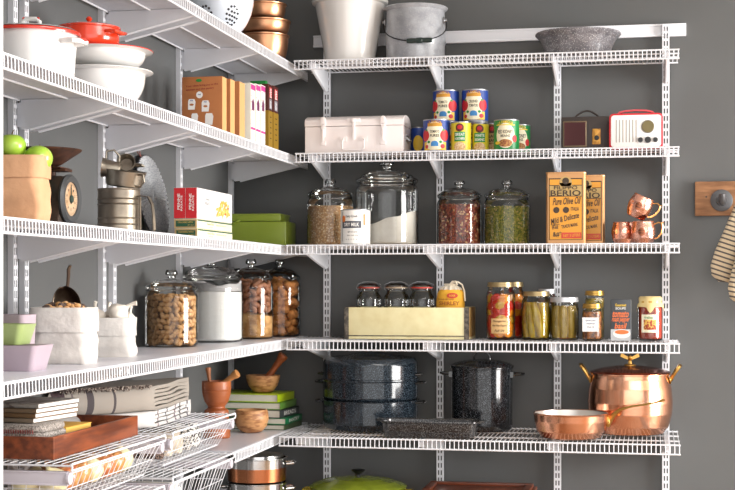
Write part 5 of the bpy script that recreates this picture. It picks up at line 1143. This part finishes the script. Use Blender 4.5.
canister('tall glass canister with brown sugar below, in front of the walnut one', (x, y, zs), R, H)
hf = zt(314, x, y-R)-zs
fill('brown_sugar', 'lumpy light brown sugar in the third canister of the lined left shelf', 'sugar', (x, y, zs), R, hf, mat('brown_sugar', '#dbaa70', .9, bump=(60, 1, .006), var=('#a8753f', 30, .4, .6)), tilt=-.12)
wal = mat('walnut_shell', '#d08a4a', .6, bump=(180, .9, .002), var=('#b0713a', 30, .4, .6)); pec = mat('pecan_shell', '#a8704f', .5, var=('#8a5840', 30, .4, .6))
def mpec(): return tag(mk('pecan', B().ball((0,0,0),.0105,.0105,.0175,12,9), pec, smooth=80), 'smooth brown pecan above the sugar in the third glass canister', 'pecan', 'pecans above the brown sugar')
zz = hf+.006; piece_pack((x, y, zs), R, zz, zt(281, x, y-R)-zs-zz, 5, 17, mpec, 9, .026)
x, y = pd(279.5, 5.52); S = px(x, y); R = 21*S; H = LZ[2]-.046-zs
canister('glass canister of whole walnuts in the left corner', (x, y, zs), R, H)
def mwal():
    t = thing('walnut', 'whole walnut in its shell inside the corner glass canister', 'walnut', (0,0,0), 0, 'walnuts in the corner canister')
    mk('shell', B().ball((0,0,0),.0165,.0155,.0185,14,10,jit=.03), wal, t, smooth=80)
    b = B(); b.tube([(.0166*math.cos(a),0,.0188*math.sin(a)) for a in [2*PI*k/20 for k in range(20)]], .0011, 5, closed=True); mk('seam', b, wal, t)
    return t
hf = zt(280, x, y-R)-zs
piece_pack((x, y, zs), R, .006, hf-.006, 6, 12, mwal, 10, .034)
b = B(); b.lathe([(0,.008),(R*.5,.008),(R*.5,hf-.03),(0,hf-.02)], 24); tag(mk('walnut_core', b, wal, smooth=60, loc=(x,y,zs)), 'mass of walnuts deep inside the corner canister', 'walnuts', kind='stuff')
# ---- fifth left shelf
zs = LZ[4]+.002
mort = mat('mortar_wood', '#a55a2c', .5, var=('#8a4722', 7, .35, .65, (1, 1, 5)), coat=.15); oliv = mat('olive_wood', '#c2905f', .5, var=('#8f5c36', 9, .44, .62, (3, 3, 9))); pest = mat('pestle_wood', '#c08850', .5, var=('#a06a38', 8, .4, .6))
x, y = pd(216.5, 5.02); S = px(x, y)
t = thing('wooden_mortar', 'reddish turned wooden mortar with two pestles in it, beside the upper basket', 'mortar', (x, y, zs)); R = 27.5/2*S*1.06; H = zt(381, x, y)-zs
b = B(); b.lathe([(0,.001),(R*.90,.001),(R*.95,.006),(R*.93,.05),(R*.82,.080),(R*.84,H-.106),(R*.80,H-.100),(R*.60,H-.093),(R*.58,H-.088),(R*.82,H-.070),(R*.95,H-.048),(R*.99,H-.034),(R*.97,H-.032),(R*1.0,H-.029),(R*1.0,H-.003),(R*.98,H),(R*.86,H),(R*.82,H-.03),(R*.5,H-.065),(0,H-.070)], 48); mk('bowl', b, mort, t)
def pestle(label, loc, rot, L_, r, m):
    t = tag(mk('wooden_pestle', B().lathe([(0,0),(r*1.0,.002),(r*1.25,.012),(r*1.2,.03),(r*.85,.05),(r*.72,L_*.55),(r*.9,L_*.80),(r*1.25,L_*.93),(r*1.15,L_*.985),(0,L_)], 20), m, smooth=60, loc=loc), label, 'pestle', 'wooden pestles'); t.rotation_euler = rot; return t
pestle('slim wooden pestle standing at the left in the reddish mortar', (x-.016, y-.004, zs+H-.066), (0, -.12, 0), .115, .0080, mat('pestle_dark', '#a0623a', .5))
pestle('thick wooden pestle leaning right in the reddish mortar', (x-.018, y+.008, zs+H-.036), (.0, .98, -.15), .118, .0125, pest)
# green books
gcols = [('#4a5a3c','white-edged book with a dark green spine, bottom of the stack',0,.0),('#1d7a4c','bright green spined cookbook low in the stack',.004,.02),('#3c4040','dark grey book in the middle of the stack',-.002,-.03),('#5f8a3a','leaf green book near the top of the stack',.002,.03),('#a9c21e','lime green book on top of the stack under the olive wood mortar',0,0)]
xq, yq = pd(268, 5.36); zb = zs; hts = (.020,.024,.030,.026,.030)
xq = .155; wB = [.150,.148,.140,.128,.122]
for (c, lb, ox, rz_), hh, hw in zip(gcols, hts, wB):
    t = thing('cookbook', lb, 'book', (xq+ox, -.205, zb), rz_-.07, 'stacked green cookbooks'); hd = .105 if hh != .030 or c == '#3c4040' else .098
    cov = mat('cover_'+c[1:], c, .35, coat=.2)
    b = B(); b.box((-hw,-hd,0),(hw,hd,.0025)); b.box((-hw,-hd,hh-.003),(hw,hd,hh-.0005)); b.box((hw-.0025,-hd,0),(hw,hd,hh-.0005)); mk('cover', b, cov, t, bevel=.0006)
    b = B(); b.box((-hw+.004,-hd+.004,.0026),(hw-.0026,hd-.004,hh-.0031)); mk('pages', b, mat('page_edges', '#d9d5c8', .8, stripe=('#c4bfb0', 2, .0022, .35)), t, smooth=0)
    if c in ('#1d7a4c', '#3c4040'):
        b = B(); letter(b, 'PANTRY' if c == '#1d7a4c' else 'BREADS', hd*1.2, hh*.5, right(hw,.0006), at=(0,hh/2)); mkflat('spine_lettering', b, paperw, t)
    zb += hh
x, y = xb(263, -.215), -.215; S = px(x, y); R = 33/2*S*1.04
t = thing('olive_wood_mortar', 'olive wood mortar bowl with one pestle, standing on the green books', 'mortar', (x, y, zb)); H = zt(375, x, y)-zb
b = B(); b.lathe([(0,.001),(R*.50,.001),(R*.60,.004),(R*.85,H*.40),(R*.97,H*.75),(R*1.0,H),(R*.88,H),(R*.80,H*.6),(R*.4,.012),(0,.008)], 48); mk('bowl', b, oliv, t)
pestle('reddish pestle leaning up out of the olive wood mortar', (x-.006, y, zb+.020), (.0, .62, .0), .150, .0155, mort)
x, y = pd(249, 4.98); S = px(x, y); R = 35/2*S*1.03
x, y = pd(251.5, 5.20)
t = thing('olive_wood_bowl', 'round grained olive wood bowl on the lined corner shelf before the books', 'bowl', (x, y, zs)); H = zt(409.5, x, y)-zs
b = B(); b.lathe([(0,.001),(R*.45,.001),(R*.62,.005),(R*.88,H*.28),(R*1.0,H*.60),(R*.97,H*.88),(R*.90,H),(R*.82,H),(R*.88,H*.8),(R*.8,H*.3),(R*.4,.010),(0,.008)], 48); mk('bowl', b, oliv, t)
# ---- copper and steel casseroles below
zs = LZ[5]+.002; x, y = pd(257, 5.10); S = px(x, y); R = 30*S
pol = mat('polished_steel', '#c4c2c0', .14, metal=1); cpb = mat('copper_pan', '#c77f58', .22, metal=1); zz = zs
for k, (lb, H, lidd) in enumerate((('copper and steel casserole at the bottom of the nested stack below', .088, 0), ('copper and steel casserole in the middle of the nested stack below', .088, 0), ('copper casserole with steel rim on top of the stack below the corner shelf', .085, 1))):
    t = thing('copper_casserole', lb, 'casserole', (x, y, zz), 0, 'stacked copper casseroles')
    b = B(); b.lathe([(0,.001),(R*.90,.001),(R*.97,.006),(R*.985,H*.60),(R*.985,H*.61)], 56); mk('copper_body', b, cpb, t)
    b = B(); b.lathe([(R*.986,H*.61),(R*.99,H-.003),(R*1.03,H-.001),(R*1.03,H+.001),(R*.97,H+.001),(R*.95,H*.5),(R*.9,.008),(0,.006)], 56); mk('steel_rim', b, pol, t)
    for s in (-1,1):
        b = B(); M = Matrix.Rotation(.25,4,'Z'); b.tube([M @ Vector(p) for p in ((s*R*.97,-.035,H*.75),(s*(R+.022),-.030,H*.78),(s*(R+.028),0,H*.79),(s*(R+.022),.030,H*.78),(s*R*.97,.035,H*.75))], .0045, 8); mk('handle', b, pol, t)
    zz += H+.0015
t = thing('steel_saucepan', 'open polished steel pan nested in the top copper casserole', 'pan', (x, y, zz-.012), 0); H = zt(468, x, y)-zz+.012
b = B(); b.lathe([(0,.001),(R*.84,.001),(R*.89,.012),(R*.91,H-.003),(R*.94,H),(R*.94,H+.0015),(R*.90,H+.0015),(R*.87,.02),(0,.008)], 56); mk('body', b, pol, t)
# ================================================================== pull-out baskets
def basket_unit(label, y0, y1, ztop, depth, x1=.305, front_cap=True):
    """wire deck on side rails with a hanging wire basket below; local origin at left wall, far end y0 (near) .. y1 (far)"""
    t = thing('wire_basket_drawer', label, 'wire basket', (0, (y0+y1)/2, ztop), 0, 'pull-out wire basket units'); h = (y1-y0)/2
    b = B(); n = int((x1-.01)/.020)
    for i in range(n+1): xx = .006+(x1-.010)*i/n; b.rod((xx,-h,-.003),(xx,h,-.003),.0012,5,cap=False)
    for yy in (-h, -h*.33, h*.33, h): b.rod((.004,yy,-.0068),(x1,yy,-.0068),.0026,8)
    b.rod((x1,-h,-.003),(x1,h,-.003),.0030,8); b.rod((x1,-h,-.018),(x1,h,-.018),.0026,8)
    for yy in (-h, h): b.tube([(x1,yy,-.003),(x1+.002,yy,-.010),(x1,yy,-.018)], .0026, 6)
    mk('wire_deck', b, white, t)
    for s in (-1, 1):
        b = B(); yy = s*(h-.006); b.box((.002,yy-.005,-.052),(x1-.012,yy+.005,-.020)); b.rod((x1-.012,yy,-.036),(x1-.004,yy,-.036),.015,12); b.box((.002,yy-.007,-.024),(x1-.010,yy+.007,-.020)); b.box((.002,yy-.007,-.053),(x1-.010,yy+.007,-.049))
        mk('slide_rail', b, mat('rail_lilac_grey', '#cfc9d2', .35), t, bevel=.001)
    b = B(); yt, yb = h-.018, h-.045; xt, xbm = x1-.008, x1-.045; zt0, zb0 = -.026, -depth
    def P4(s, v):  # corners at level s (0 top, 1 bottom)
        yy = yt+(yb-yt)*s; xx = xt+(xbm-xt)*s; zz_ = zt0+(zb0-zt0)*s
        return yy, xx, zz_
    for s in (0, .5, 1):
        yy, xx, q = P4(s, 0); b.tube([(.012,-yy,q),(xx,-yy,q),(xx,yy,q),(.012,yy,q)], .0018 if s != .5 else .0012, 6, closed=True)
    m = int(2*h/.036)
    for i in range(m+1):
        s_ = -1+2*i/m; b.tube([(xt,s_*yt,zt0),(xbm,s_*yb,zb0),(.012,s_*yb,zb0),(.012,s_*yt,zt0)], .0011, 5)
    m = int(x1/.036)
    for i in range(1, m):
        f_ = i/m; b.tube([(.012+(xt-.012)*f_,-yt,zt0),(.012+(xbm-.012)*f_,-yb,zb0),(.012+(xbm-.012)*f_,yb,zb0),(.012+(xt-.012)*f_,yt,zt0)], .0011, 5)
    mk('basket', b, white, t, smooth=0); return t
ZU = 1.036; yAn, yAf = -2.312, -1.662; yBn, yBf = -1.600, -.985
basket_unit('upper pull-out basket nearest the camera, full of onions, under the wooden tray', yAn, yAf, ZU, .106)
basket_unit('upper pull-out basket with patterned linens, under the folded blankets', yBn, yBf, ZU, .100)
ZL = LZ[4]
basket_unit('lower pull-out basket nearest the camera, below the onion basket', yAn, yAf-.01, ZL-.012, .12)
basket_unit('lower pull-out basket beside the lined corner shelf', yBn, yBf-.014, ZL+.001, .14)
# onions
on_c = [('onion_white','#e6dcae'),('onion_gold','#c98a4a'),('onion_russet','#b5623a'),('onion_cream','#e2cf96')]
rg = random.Random(14); proto = {}; pos = []
zb0 = ZU-.106+.004
for row in range(2):
    for k in range(7):
        yy = yAn+.082+k*.0745+rg.uniform(-.006,.006); xx = .226-row*.076+rg.uniform(-.005,.005); rr = .0350+rg.uniform(-.001,.001)
        if yy > yAf-.07: continue
        ci = rg.choice([0,0,1,2,3]) ; c, hx = on_c[ci]; loc = (xx, yy, zb0+rr+(.012 if row == 0 else .002))
        names = {0:'white',1:'golden',2:'russet',3:'cream coloured'}
        lb = '%s onion %s, %s of upper basket' % (names[ci], ['nearest the camera','second from camera','third from camera','fourth from camera','fifth from camera','sixth from camera','farthest'][k], ['front row','wall-side row'][row])
        if c not in proto:
            t = thing('onion', lb, 'onion', loc, 0, names[ci]+' onions in the wire basket'); proto[c] = t
            b = B(); b.lathe([(0,-.029),(.010,-.028),(.022,-.019),(.0295,-.002),(.027,.012),(.016,.023),(.006,.029),(.003,.036),(0,.037)], 28); mk('bulb', b, mat(c, hx, .32, coat=.3, var=('#f0e4c0' if ci in (0,3) else '#dca468', 18, .42, .64, (6,6,1))), t, smooth=80)
            b = B(); b.tube([(0,0,.034),(.001,0,.042),(.003,.001,.048)], [.0032,.0024,.0012], 6); b.lathe([(0,-.0285),(.005,-.031),(0,-.032)], 8); mk('dry_neck', b, mat('onion_neck', '#a8743c', .7), t); o = t
        else: o = dup(proto[c], loc=loc, label=lb)
        o.rotation_euler = (rg.uniform(-.9,.9), rg.uniform(-.5,1.0), rg.uniform(0,3)); s_ = rr/.0295; o.scale = (s_*.98,)*3
# rolled linens
def roll(label, p0, p1, r, m, turns=3, group='rolled linens in the wire basket', flat=1.0):
    """cloth rolled up round the line p0-p1"""
    p0 = Vector(p0); p1 = Vector(p1); d = (p1-p0); L_ = d.length; rings = []; th = r/(turns+.6)
    N = 90; ctrl = [((r*(1-k/N*.9))*math.cos(2*PI*turns*k/N), (r*(1-k/N*.9))*math.sin(2*PI*turns*k/N)*flat) for k in range(N+1)]
    b = B(); vs = []; seg = 6
    for i in range(seg+1):
        off = .0025*math.sin(i*2.1)
        for (a, c) in ctrl: vs.append((a+off*.3, c+off*.3, L_*i/seg))
    n = N+1; fs = [(i*n+k, i*n+k+1, (i+1)*n+k+1, (i+1)*n+k) for i in range(seg) for k in range(N)]
    b.add(vs, fs); o = mk('rolled_linen', b, m, smooth=80, loc=tuple(p0)); o.rotation_euler = d.to_track_quat('Z', 'X').to_euler(); md = o.modifiers.new('s', 'SOLIDIFY'); md.thickness = th*.55; md.offset = -1
    return tag(o, label, 'cloth', group)
def wavecloth(name, base, ink_, sc, thr):
    if name in MC: return MC[name]
    m = mat(name, base, .9); N = m.node_tree.nodes; L = m.node_tree.links; bs = N['Principled BSDF']
    tc = N.new('ShaderNodeTexCoord'); v = N.new('ShaderNodeTexWave'); v.wave_type = 'BANDS'; v.bands_direction = 'DIAGONAL'; v.inputs['Scale'].default_value = sc; v.inputs['Distortion'].default_value = 14; v.inputs['Detail'].default_value = 2; v.inputs['Detail Scale'].default_value = 3
    L.new(tc.outputs['Object'], v.inputs['Vector']); g_ = N.new('ShaderNodeMath'); g_.operation = 'GREATER_THAN'; g_.inputs[1].default_value = thr; L.new(v.outputs['Fac'], g_.inputs[0])
    mx = N.new('ShaderNodeMix'); mx.data_type = 'RGBA'; mx.inputs[6].default_value = rgb(base); mx.inputs[7].default_value = rgb(ink_); L.new(g_.outputs[0], mx.inputs[0]); L.new(mx.outputs[2], bs.inputs['Base Color']); return m
beige = mat('beige_linen', '#cfc2b0', .9, bump=(400,.3,.001)); c1 = wavecloth('black_white_scroll', '#e9e6e0', '#22201f', 14, .62); c2 = wavecloth('dark_print_cloth', '#8c7468', '#2e2622', 20, .5); c3 = wavecloth('black_white_block', '#ded8cf', '#1c1a1a', 34, .5)
zf = ZU-.100+.006
roll('dark brown patterned cloth roll at the near end of the linen basket', (.030, yBn+.085, zf+.031), (.245, yBn+.085, zf+.031), .030, c2)
roll('beige striped cloth roll in the middle of the linen basket', (.030, yBn+.152, zf+.031), (.245, yBn+.165, zf+.031), .030, mat('beige_stripe', '#d3c6b6', .9, stripe=('#b9a48f', 2, .012, .3)))
roll('plain beige linen roll in the linen basket', (.030, yBn+.235, zf+.035), (.25, yBn+.235, zf+.035), .034, beige)
roll('cloth roll with a bold black and white block print', (.030, yBn+.315, zf+.037), (.25, yBn+.315, zf+.037), .036, c3)
roll('white cloth roll with fine black scroll print', (.030, yBn+.405, zf+.040), (.248, yBn+.405, zf+.040), .040, c1)
roll('pale linen roll in the lower basket beside the corner shelf', (.030, yBn+.25, ZL-.14+.05), (.24, yBn+.25, ZL-.14+.05), .040, mat('pale_linen', '#e4e0da', .9), group='linens in the lower baskets')
roll('grey-white linen roll at the near end of the lower basket', (.030, yBn+.12, ZL-.14+.05), (.24, yBn+.12, ZL-.14+.05), .040, mat('grey_linen', '#c4c0bc', .9), group='linens in the lower baskets')
# wooden tray with books
z0 = ZU+.001; x0, x1, ya, yb = .014, .243, -2.272, -1.706
trw = mat('tray_wood', '#8f4824', .42, coat=.2, var=('#5e2b14', 5, .36, .62, (8, 1.2, 10)))
t = thing('wooden_tray', 'rectangular reddish wooden tray holding books and a folded mat', 'tray', ((x0+x1)/2, (ya+yb)/2, z0)); hw = (x1-x0)/2; hd = (yb-ya)/2; HT_ = .053
mk('tray_base', B().box((-hw+.009,-hd+.009,.0),(hw-.009,hd-.009,.007)), trw, t, smooth=0)
for a, c in (((-hw,-hd,0),(hw,-hd+.009,HT_)), ((-hw,hd-.009,0),(hw,hd,HT_)), ((-hw,-hd+.009,0),(-hw+.009,hd-.009,HT_)), ((hw-.009,-hd+.009,0),(hw,hd-.009,HT_))): mk('tray_side', B().box(a, c), trw, t, bevel=.0012)
def book(name, label, cx, cy, z, hw, hd, hh, cover, rz=0, spine_front=False, group=None, edge='#f1efec'):
    t = thing(name, label, 'book', (cx, cy, z), rz, group)
    b = B(); b.box((-hw,-hd,0),(hw,hd,.0016)); b.box((-hw,-hd,hh-.0018),(hw,hd,hh-.0003)); b.box((-hw,-hd,0),(hw,-hd+.0016,hh-.0003)); mk('cover', b, cover, t, bevel=.0004)
    b = B(); b.box((-hw+.002,-hd+.0017,.0017),(hw-.0015,hd-.002,hh-.0019)); mk('pages', b, mat('page_'+edge[1:], edge, .7), t, smooth=0); return t
z1 = z0+.0075
book('yellow_book', 'thick yellow book lying in the wooden tray under the stack', .119, -2.035, z1, .092, .075, .052, mat('yellow_cover', '#dcaa48', .5), -.04, edge='#e0b458')
z2 = z1+.0715
b = B(); n = 18; pts = []
# folded woven mat: rounded fold on its right side
for i in range(26): a = -PI/2+PI*i/25; pts.append((.205+.014*math.cos(a)-.0, z2-.0525+.024+.0135*math.sin(a)))
mm = mat('woven_mat', '#b3aaa2', .9, var=('#6f6862', 260, .42, .6), bump=(500, .7, .002))
t = thing('folded_mat', 'grey speckled woven mat folded at the near end of the wooden tray', 'mat', (.121, -2.186, z1))
def slab_r(b, hw, hd, z0_, z1_, r=.006): loft(b, [rr_(hw-.003,hd-.003,r,z0_), rr_(hw,hd,r+.002,z0_+(z1_-z0_)*.3), rr_(hw,hd,r+.002,z0_+(z1_-z0_)*.7), rr_(hw-.003,hd-.003,r,z1_)])
b = B()
for k in range(4): slab_r(b, .102-.003*k, .075, .001+k*.0175, .0175+k*.0175, .03)
mk('cloth', b, mm, t, smooth=60)
b = B(); 
for k in range(26): b.rod((-.085+k*.006,-.0755,.060),(-.085+k*.006+.002,-.0775,.051),.0013,4)
mk('fringe', b, mat('fringe_red', '#8a4a48', .9), t, smooth=0)
bc = [mat('book_'+c[1:], c, .45) for c in ('#8a7a68', '#7d5f40', '#7a6650', '#8a8278')]
bl = ['thin book with pale pages, bottom of the small stack on the tray', 'thin book second from the bottom of the small stack on the tray', 'thin book third from the bottom of the small stack on the tray', 'thin grey printed book on top of the stack in the tray']
zz = z2+.0005
for k in range(4):
    t = book('thin_book', bl[k], (.098+.002*k), -2.112+.004*(k % 2), zz, .090, .098, .0112, mat('cover_top_print', '#9a958f', .5, var=('#665c58', 45, .48, .55)) if k == 3 else bc[k], -.16+.012*k, group='thin books stacked on the tray'); zz += .0115
# folded blankets
def blanket(name, label, P0, P1, P3, z, th, layers, m, stripes=None, fringe=False):
    """folded cloth: outline layers run from P0 to P1 (end seen from the aisle); extruded towards P3 (the wall)"""
    P0 = Vector(P0); P1 = Vector(P1); P3 = Vector(P3); e = (P1-P0); W = e.length; e.normalize(); g = (P3-P0); Lg = g.length; g.normalize()
    t = thing(name, label, 'blanket', (P0.x, P0.y, z)); lt = th/layers
    def W3(s, zz_, q): v = e*s+g*q; return (v.x, v.y, zz_)
    # outer wrap: C-shaped strip open towards P1
    def strip(path, tt, q0, q1, nq=8, am=.0015, ph=0):
        b = B(); n = len(path); nor = []
        for i in range(n):
            a = Vector(path[max(0,i-1)]); c = Vector(path[min(n-1,i+1)]); d = (c-a).normalized(); nor.append(Vector((-d.y, d.x)))
        loop = [Vector(p)+nor[i]*tt/2 for i, p in enumerate(path)] + [Vector(p)-nor[i]*tt/2 for i, p in reversed(list(enumerate(path)))]
        m_ = len(loop); vs = []
        for j in range(nq+1):
            q = q0+(q1-q0)*j/nq
            for i, p in enumerate(loop): vs.append(W3(p.x+am*math.sin(q*38+ph), p.y+am*.6*math.sin(q*27+p.x*30+ph), q+((am*3*math.sin(p.x*23+ph*2.1)+.004*math.sin(ph*3)) if j == 0 else 0)))
        fs = [tuple(range(m_))] + [tuple(reversed(range(nq*m_, (nq+1)*m_)))] + [(j*m_+i, (j+1)*m_+i, (j+1)*m_+(i+1) % m_, j*m_+(i+1) % m_) for j in range(nq) for i in range(m_)]
        b.add(vs, fs); return b
    r = th/2; tt = lt*.86
    arc = [(r-(r-tt/2)*math.sin(PI*k/12)*1.0, r+(r-tt/2)*math.cos(PI*k/12)) for k in range(13)]
    path = [(W-.01, th-tt/2)] + [(W-.01-(W-.01-r)*k/6, th-tt/2+.001*math.sin(k)) for k in range(1, 6)] + arc + [(r+(W-.012-r)*k/6, tt/2) for k in range(1, 7)]
    mk('outer_fold', strip(path, tt, 0, Lg), m, t, smooth=70)
    for k in range(1, layers-1):
        zc = lt*(k+.5); r2 = lt*.43
        pth = [(tt*1.3+.004*(k % 2), zc+.0008)] + [(tt*1.3+(W-tt*1.3-.014*((k+1) % 2)-.006)*i/10, zc+.0026*math.sin(i*.9+k*.4)) for i in range(1, 11)]
        mk('inner_fold', strip(pth, lt*.72, .002*k, Lg-.004, ph=k), m, t, smooth=70)
    # rounded back end joining pairs
    b = B(); b_path = [(W-.012+.012*math.sin(PI*i/8), th*.5-(th*.5-tt/2)*math.cos(PI*i/8)) for i in range(9)]
    mk('back_fold', strip(b_path, tt*.9, .004, Lg-.004), m, t, smooth=70)
    if fringe:
        b = B(); rg = random.Random(3)
        for k in range(64):
            q = .012+(Lg-.05)*k/64; s0 = .006+rg.uniform(-.002,.002); p = W3(s0+.012, th+.002, q); q2 = W3(s0-.010+rg.uniform(-.004,.004), th-.004+rg.uniform(-.004,.004), q+rg.uniform(-.005,.005)); b.tube([p, W3(s0, th+.004+rg.uniform(0,.002), q), q2], .0017, 5)
        mk('fringe', b, mat('fringe_dark', '#4a3c38', .9, var=('#b9aca0', 160, .45, .6)), t, smooth=0)
    return t
bl1 = mat('striped_blanket', '#9a9289', .95, bump=(350,.3,.001)); bl2 = mat('pale_striped_blanket', '#c6c3c1', .95, bump=(350,.3,.001))
def band(m, items, axis_dir):
    """woven stripes at fixed distances along a direction in object space"""
    N = m.node_tree.nodes; L = m.node_tree.links; bs = N['Principled BSDF']; tc = N.new('ShaderNodeTexCoord'); dp = N.new('ShaderNodeVectorMath'); dp.operation = 'DOT_PRODUCT'; dp.inputs[1].default_value = axis_dir
    L.new(tc.outputs['Object'], dp.inputs[0]); prev = None; base = bs.inputs['Base Color'].default_value[:]
    for (p, w_, c) in items:
        s = N.new('ShaderNodeMath'); s.operation = 'SUBTRACT'; s.inputs[1].default_value = p; L.new(dp.outputs['Value'], s.inputs[0]); a = N.new('ShaderNodeMath'); a.operation = 'ABSOLUTE'; L.new(s.outputs[0], a.inputs[0]); l = N.new('ShaderNodeMath'); l.operation = 'LESS_THAN'; l.inputs[1].default_value = w_/2; L.new(a.outputs[0], l.inputs[0])
        mx = N.new('ShaderNodeMix'); mx.data_type = 'RGBA'; L.new(l.outputs[0], mx.inputs[0]); mx.inputs[7].default_value = rgb(c)
        if prev: L.new(prev, mx.inputs[6])
        else: mx.inputs[6].default_value = base
        prev = mx.outputs[2]
    L.new(prev, bs.inputs['Base Color'])
P0 = (.226, -1.530, 0); P1 = (.190, -1.085, 0); P3 = (.020, -1.800, 0)
g_ = (Vector(P3)-Vector(P0)).normalized(); e_ = (Vector(P1)-Vector(P0)).normalized()
band(bl1, [(.128,.008,'#4d4648'), (.205,.022,'#4d4648'), (.262,.006,'#6a5f60'), (.305,.04,'#4a3a3e')], tuple(g_))
band(bl2, [(.05,.010,'#5a3f4c'), (.15,.012,'#4a4450'), (.25,.012,'#5a3f4c'), (.31,.014,'#3f3a40'), (.40,.014,'#4a4450')], tuple(e_))
blanket('folded_blanket', 'lower folded white blanket with thin coloured stripes, on the basket deck', P0, P1, P3, ZU+.002, .046, 4, bl2)
P0b = (.224, -1.525, 0); P1b = (.188, -1.095, 0); P3b = (.020, -1.800, 0)
blanket('folded_blanket', 'upper folded grey-beige blanket with dark stripes and fringed edge', P0b, P1b, P3b, ZU+.049, .070, 6, bl1, fringe=True)
# ------------------------------------------------------------------ light
def area(name, loc, rot, sx, sy, e, col=(1, 1, 1)):
    l = bpy.data.lights.new(name, 'AREA'); l.shape = 'RECTANGLE'; l.size = sx; l.size_y = sy; l.energy = e; l.color = col
    o = bpy.data.objects.new(name, l); COL.objects.link(o); o.location = loc; o.rotation_euler = rot; return o
area('window_daylight', (RX+.03, (WY0+WY1)/2, (WZ0+WZ1)/2), (0, PI/2, 0), WZ1-WZ0, WY1-WY0, 400, (1, .985, .96))
b = B()  # made-up frame on the ceiling, out of view, round the added fill lamp
for a, c in (((1.5,-4.2,HT-.04),(3.9,-4.16,HT)), ((1.5,-2.94,HT-.04),(3.9,-2.9,HT)), ((1.5,-4.16,HT-.04),(1.54,-2.94,HT)), ((3.86,-4.16,HT-.04),(3.9,-2.94,HT))): b.box(a, c)
tag(mk('fill_lamp_frame', b, whitep, smooth=0), 'white frame added round the unseen overhead fill lamp', 'fill lamp frame')
area('ceiling_fill_lamp', (2.7, -3.55, HT-.012), (0, 0, 0), 2.3, 1.2, 75, (1, .99, .97))  # lamp added overhead for general fill, not a fixture of the room
w = bpy.data.worlds.new('world'); scn.world = w; w.use_nodes = True
bg = w.node_tree.nodes['Background']; bg.inputs[0].default_value = (1, .99, .985, 1); bg.inputs[1].default_value = 2.05
scn.view_settings.view_transform = 'Standard'; scn.view_settings.look = 'None'; scn.view_settings.exposure = 0.15; scn.view_settings.gamma = 1
scn.view_settings.use_curve_mapping = False
try: scn.cycles.transparent_max_bounces = 32; scn.cycles.max_bounces = 8; scn.cycles.caustics_refractive = False; scn.cycles.caustics_reflective = False
except Exception: pass
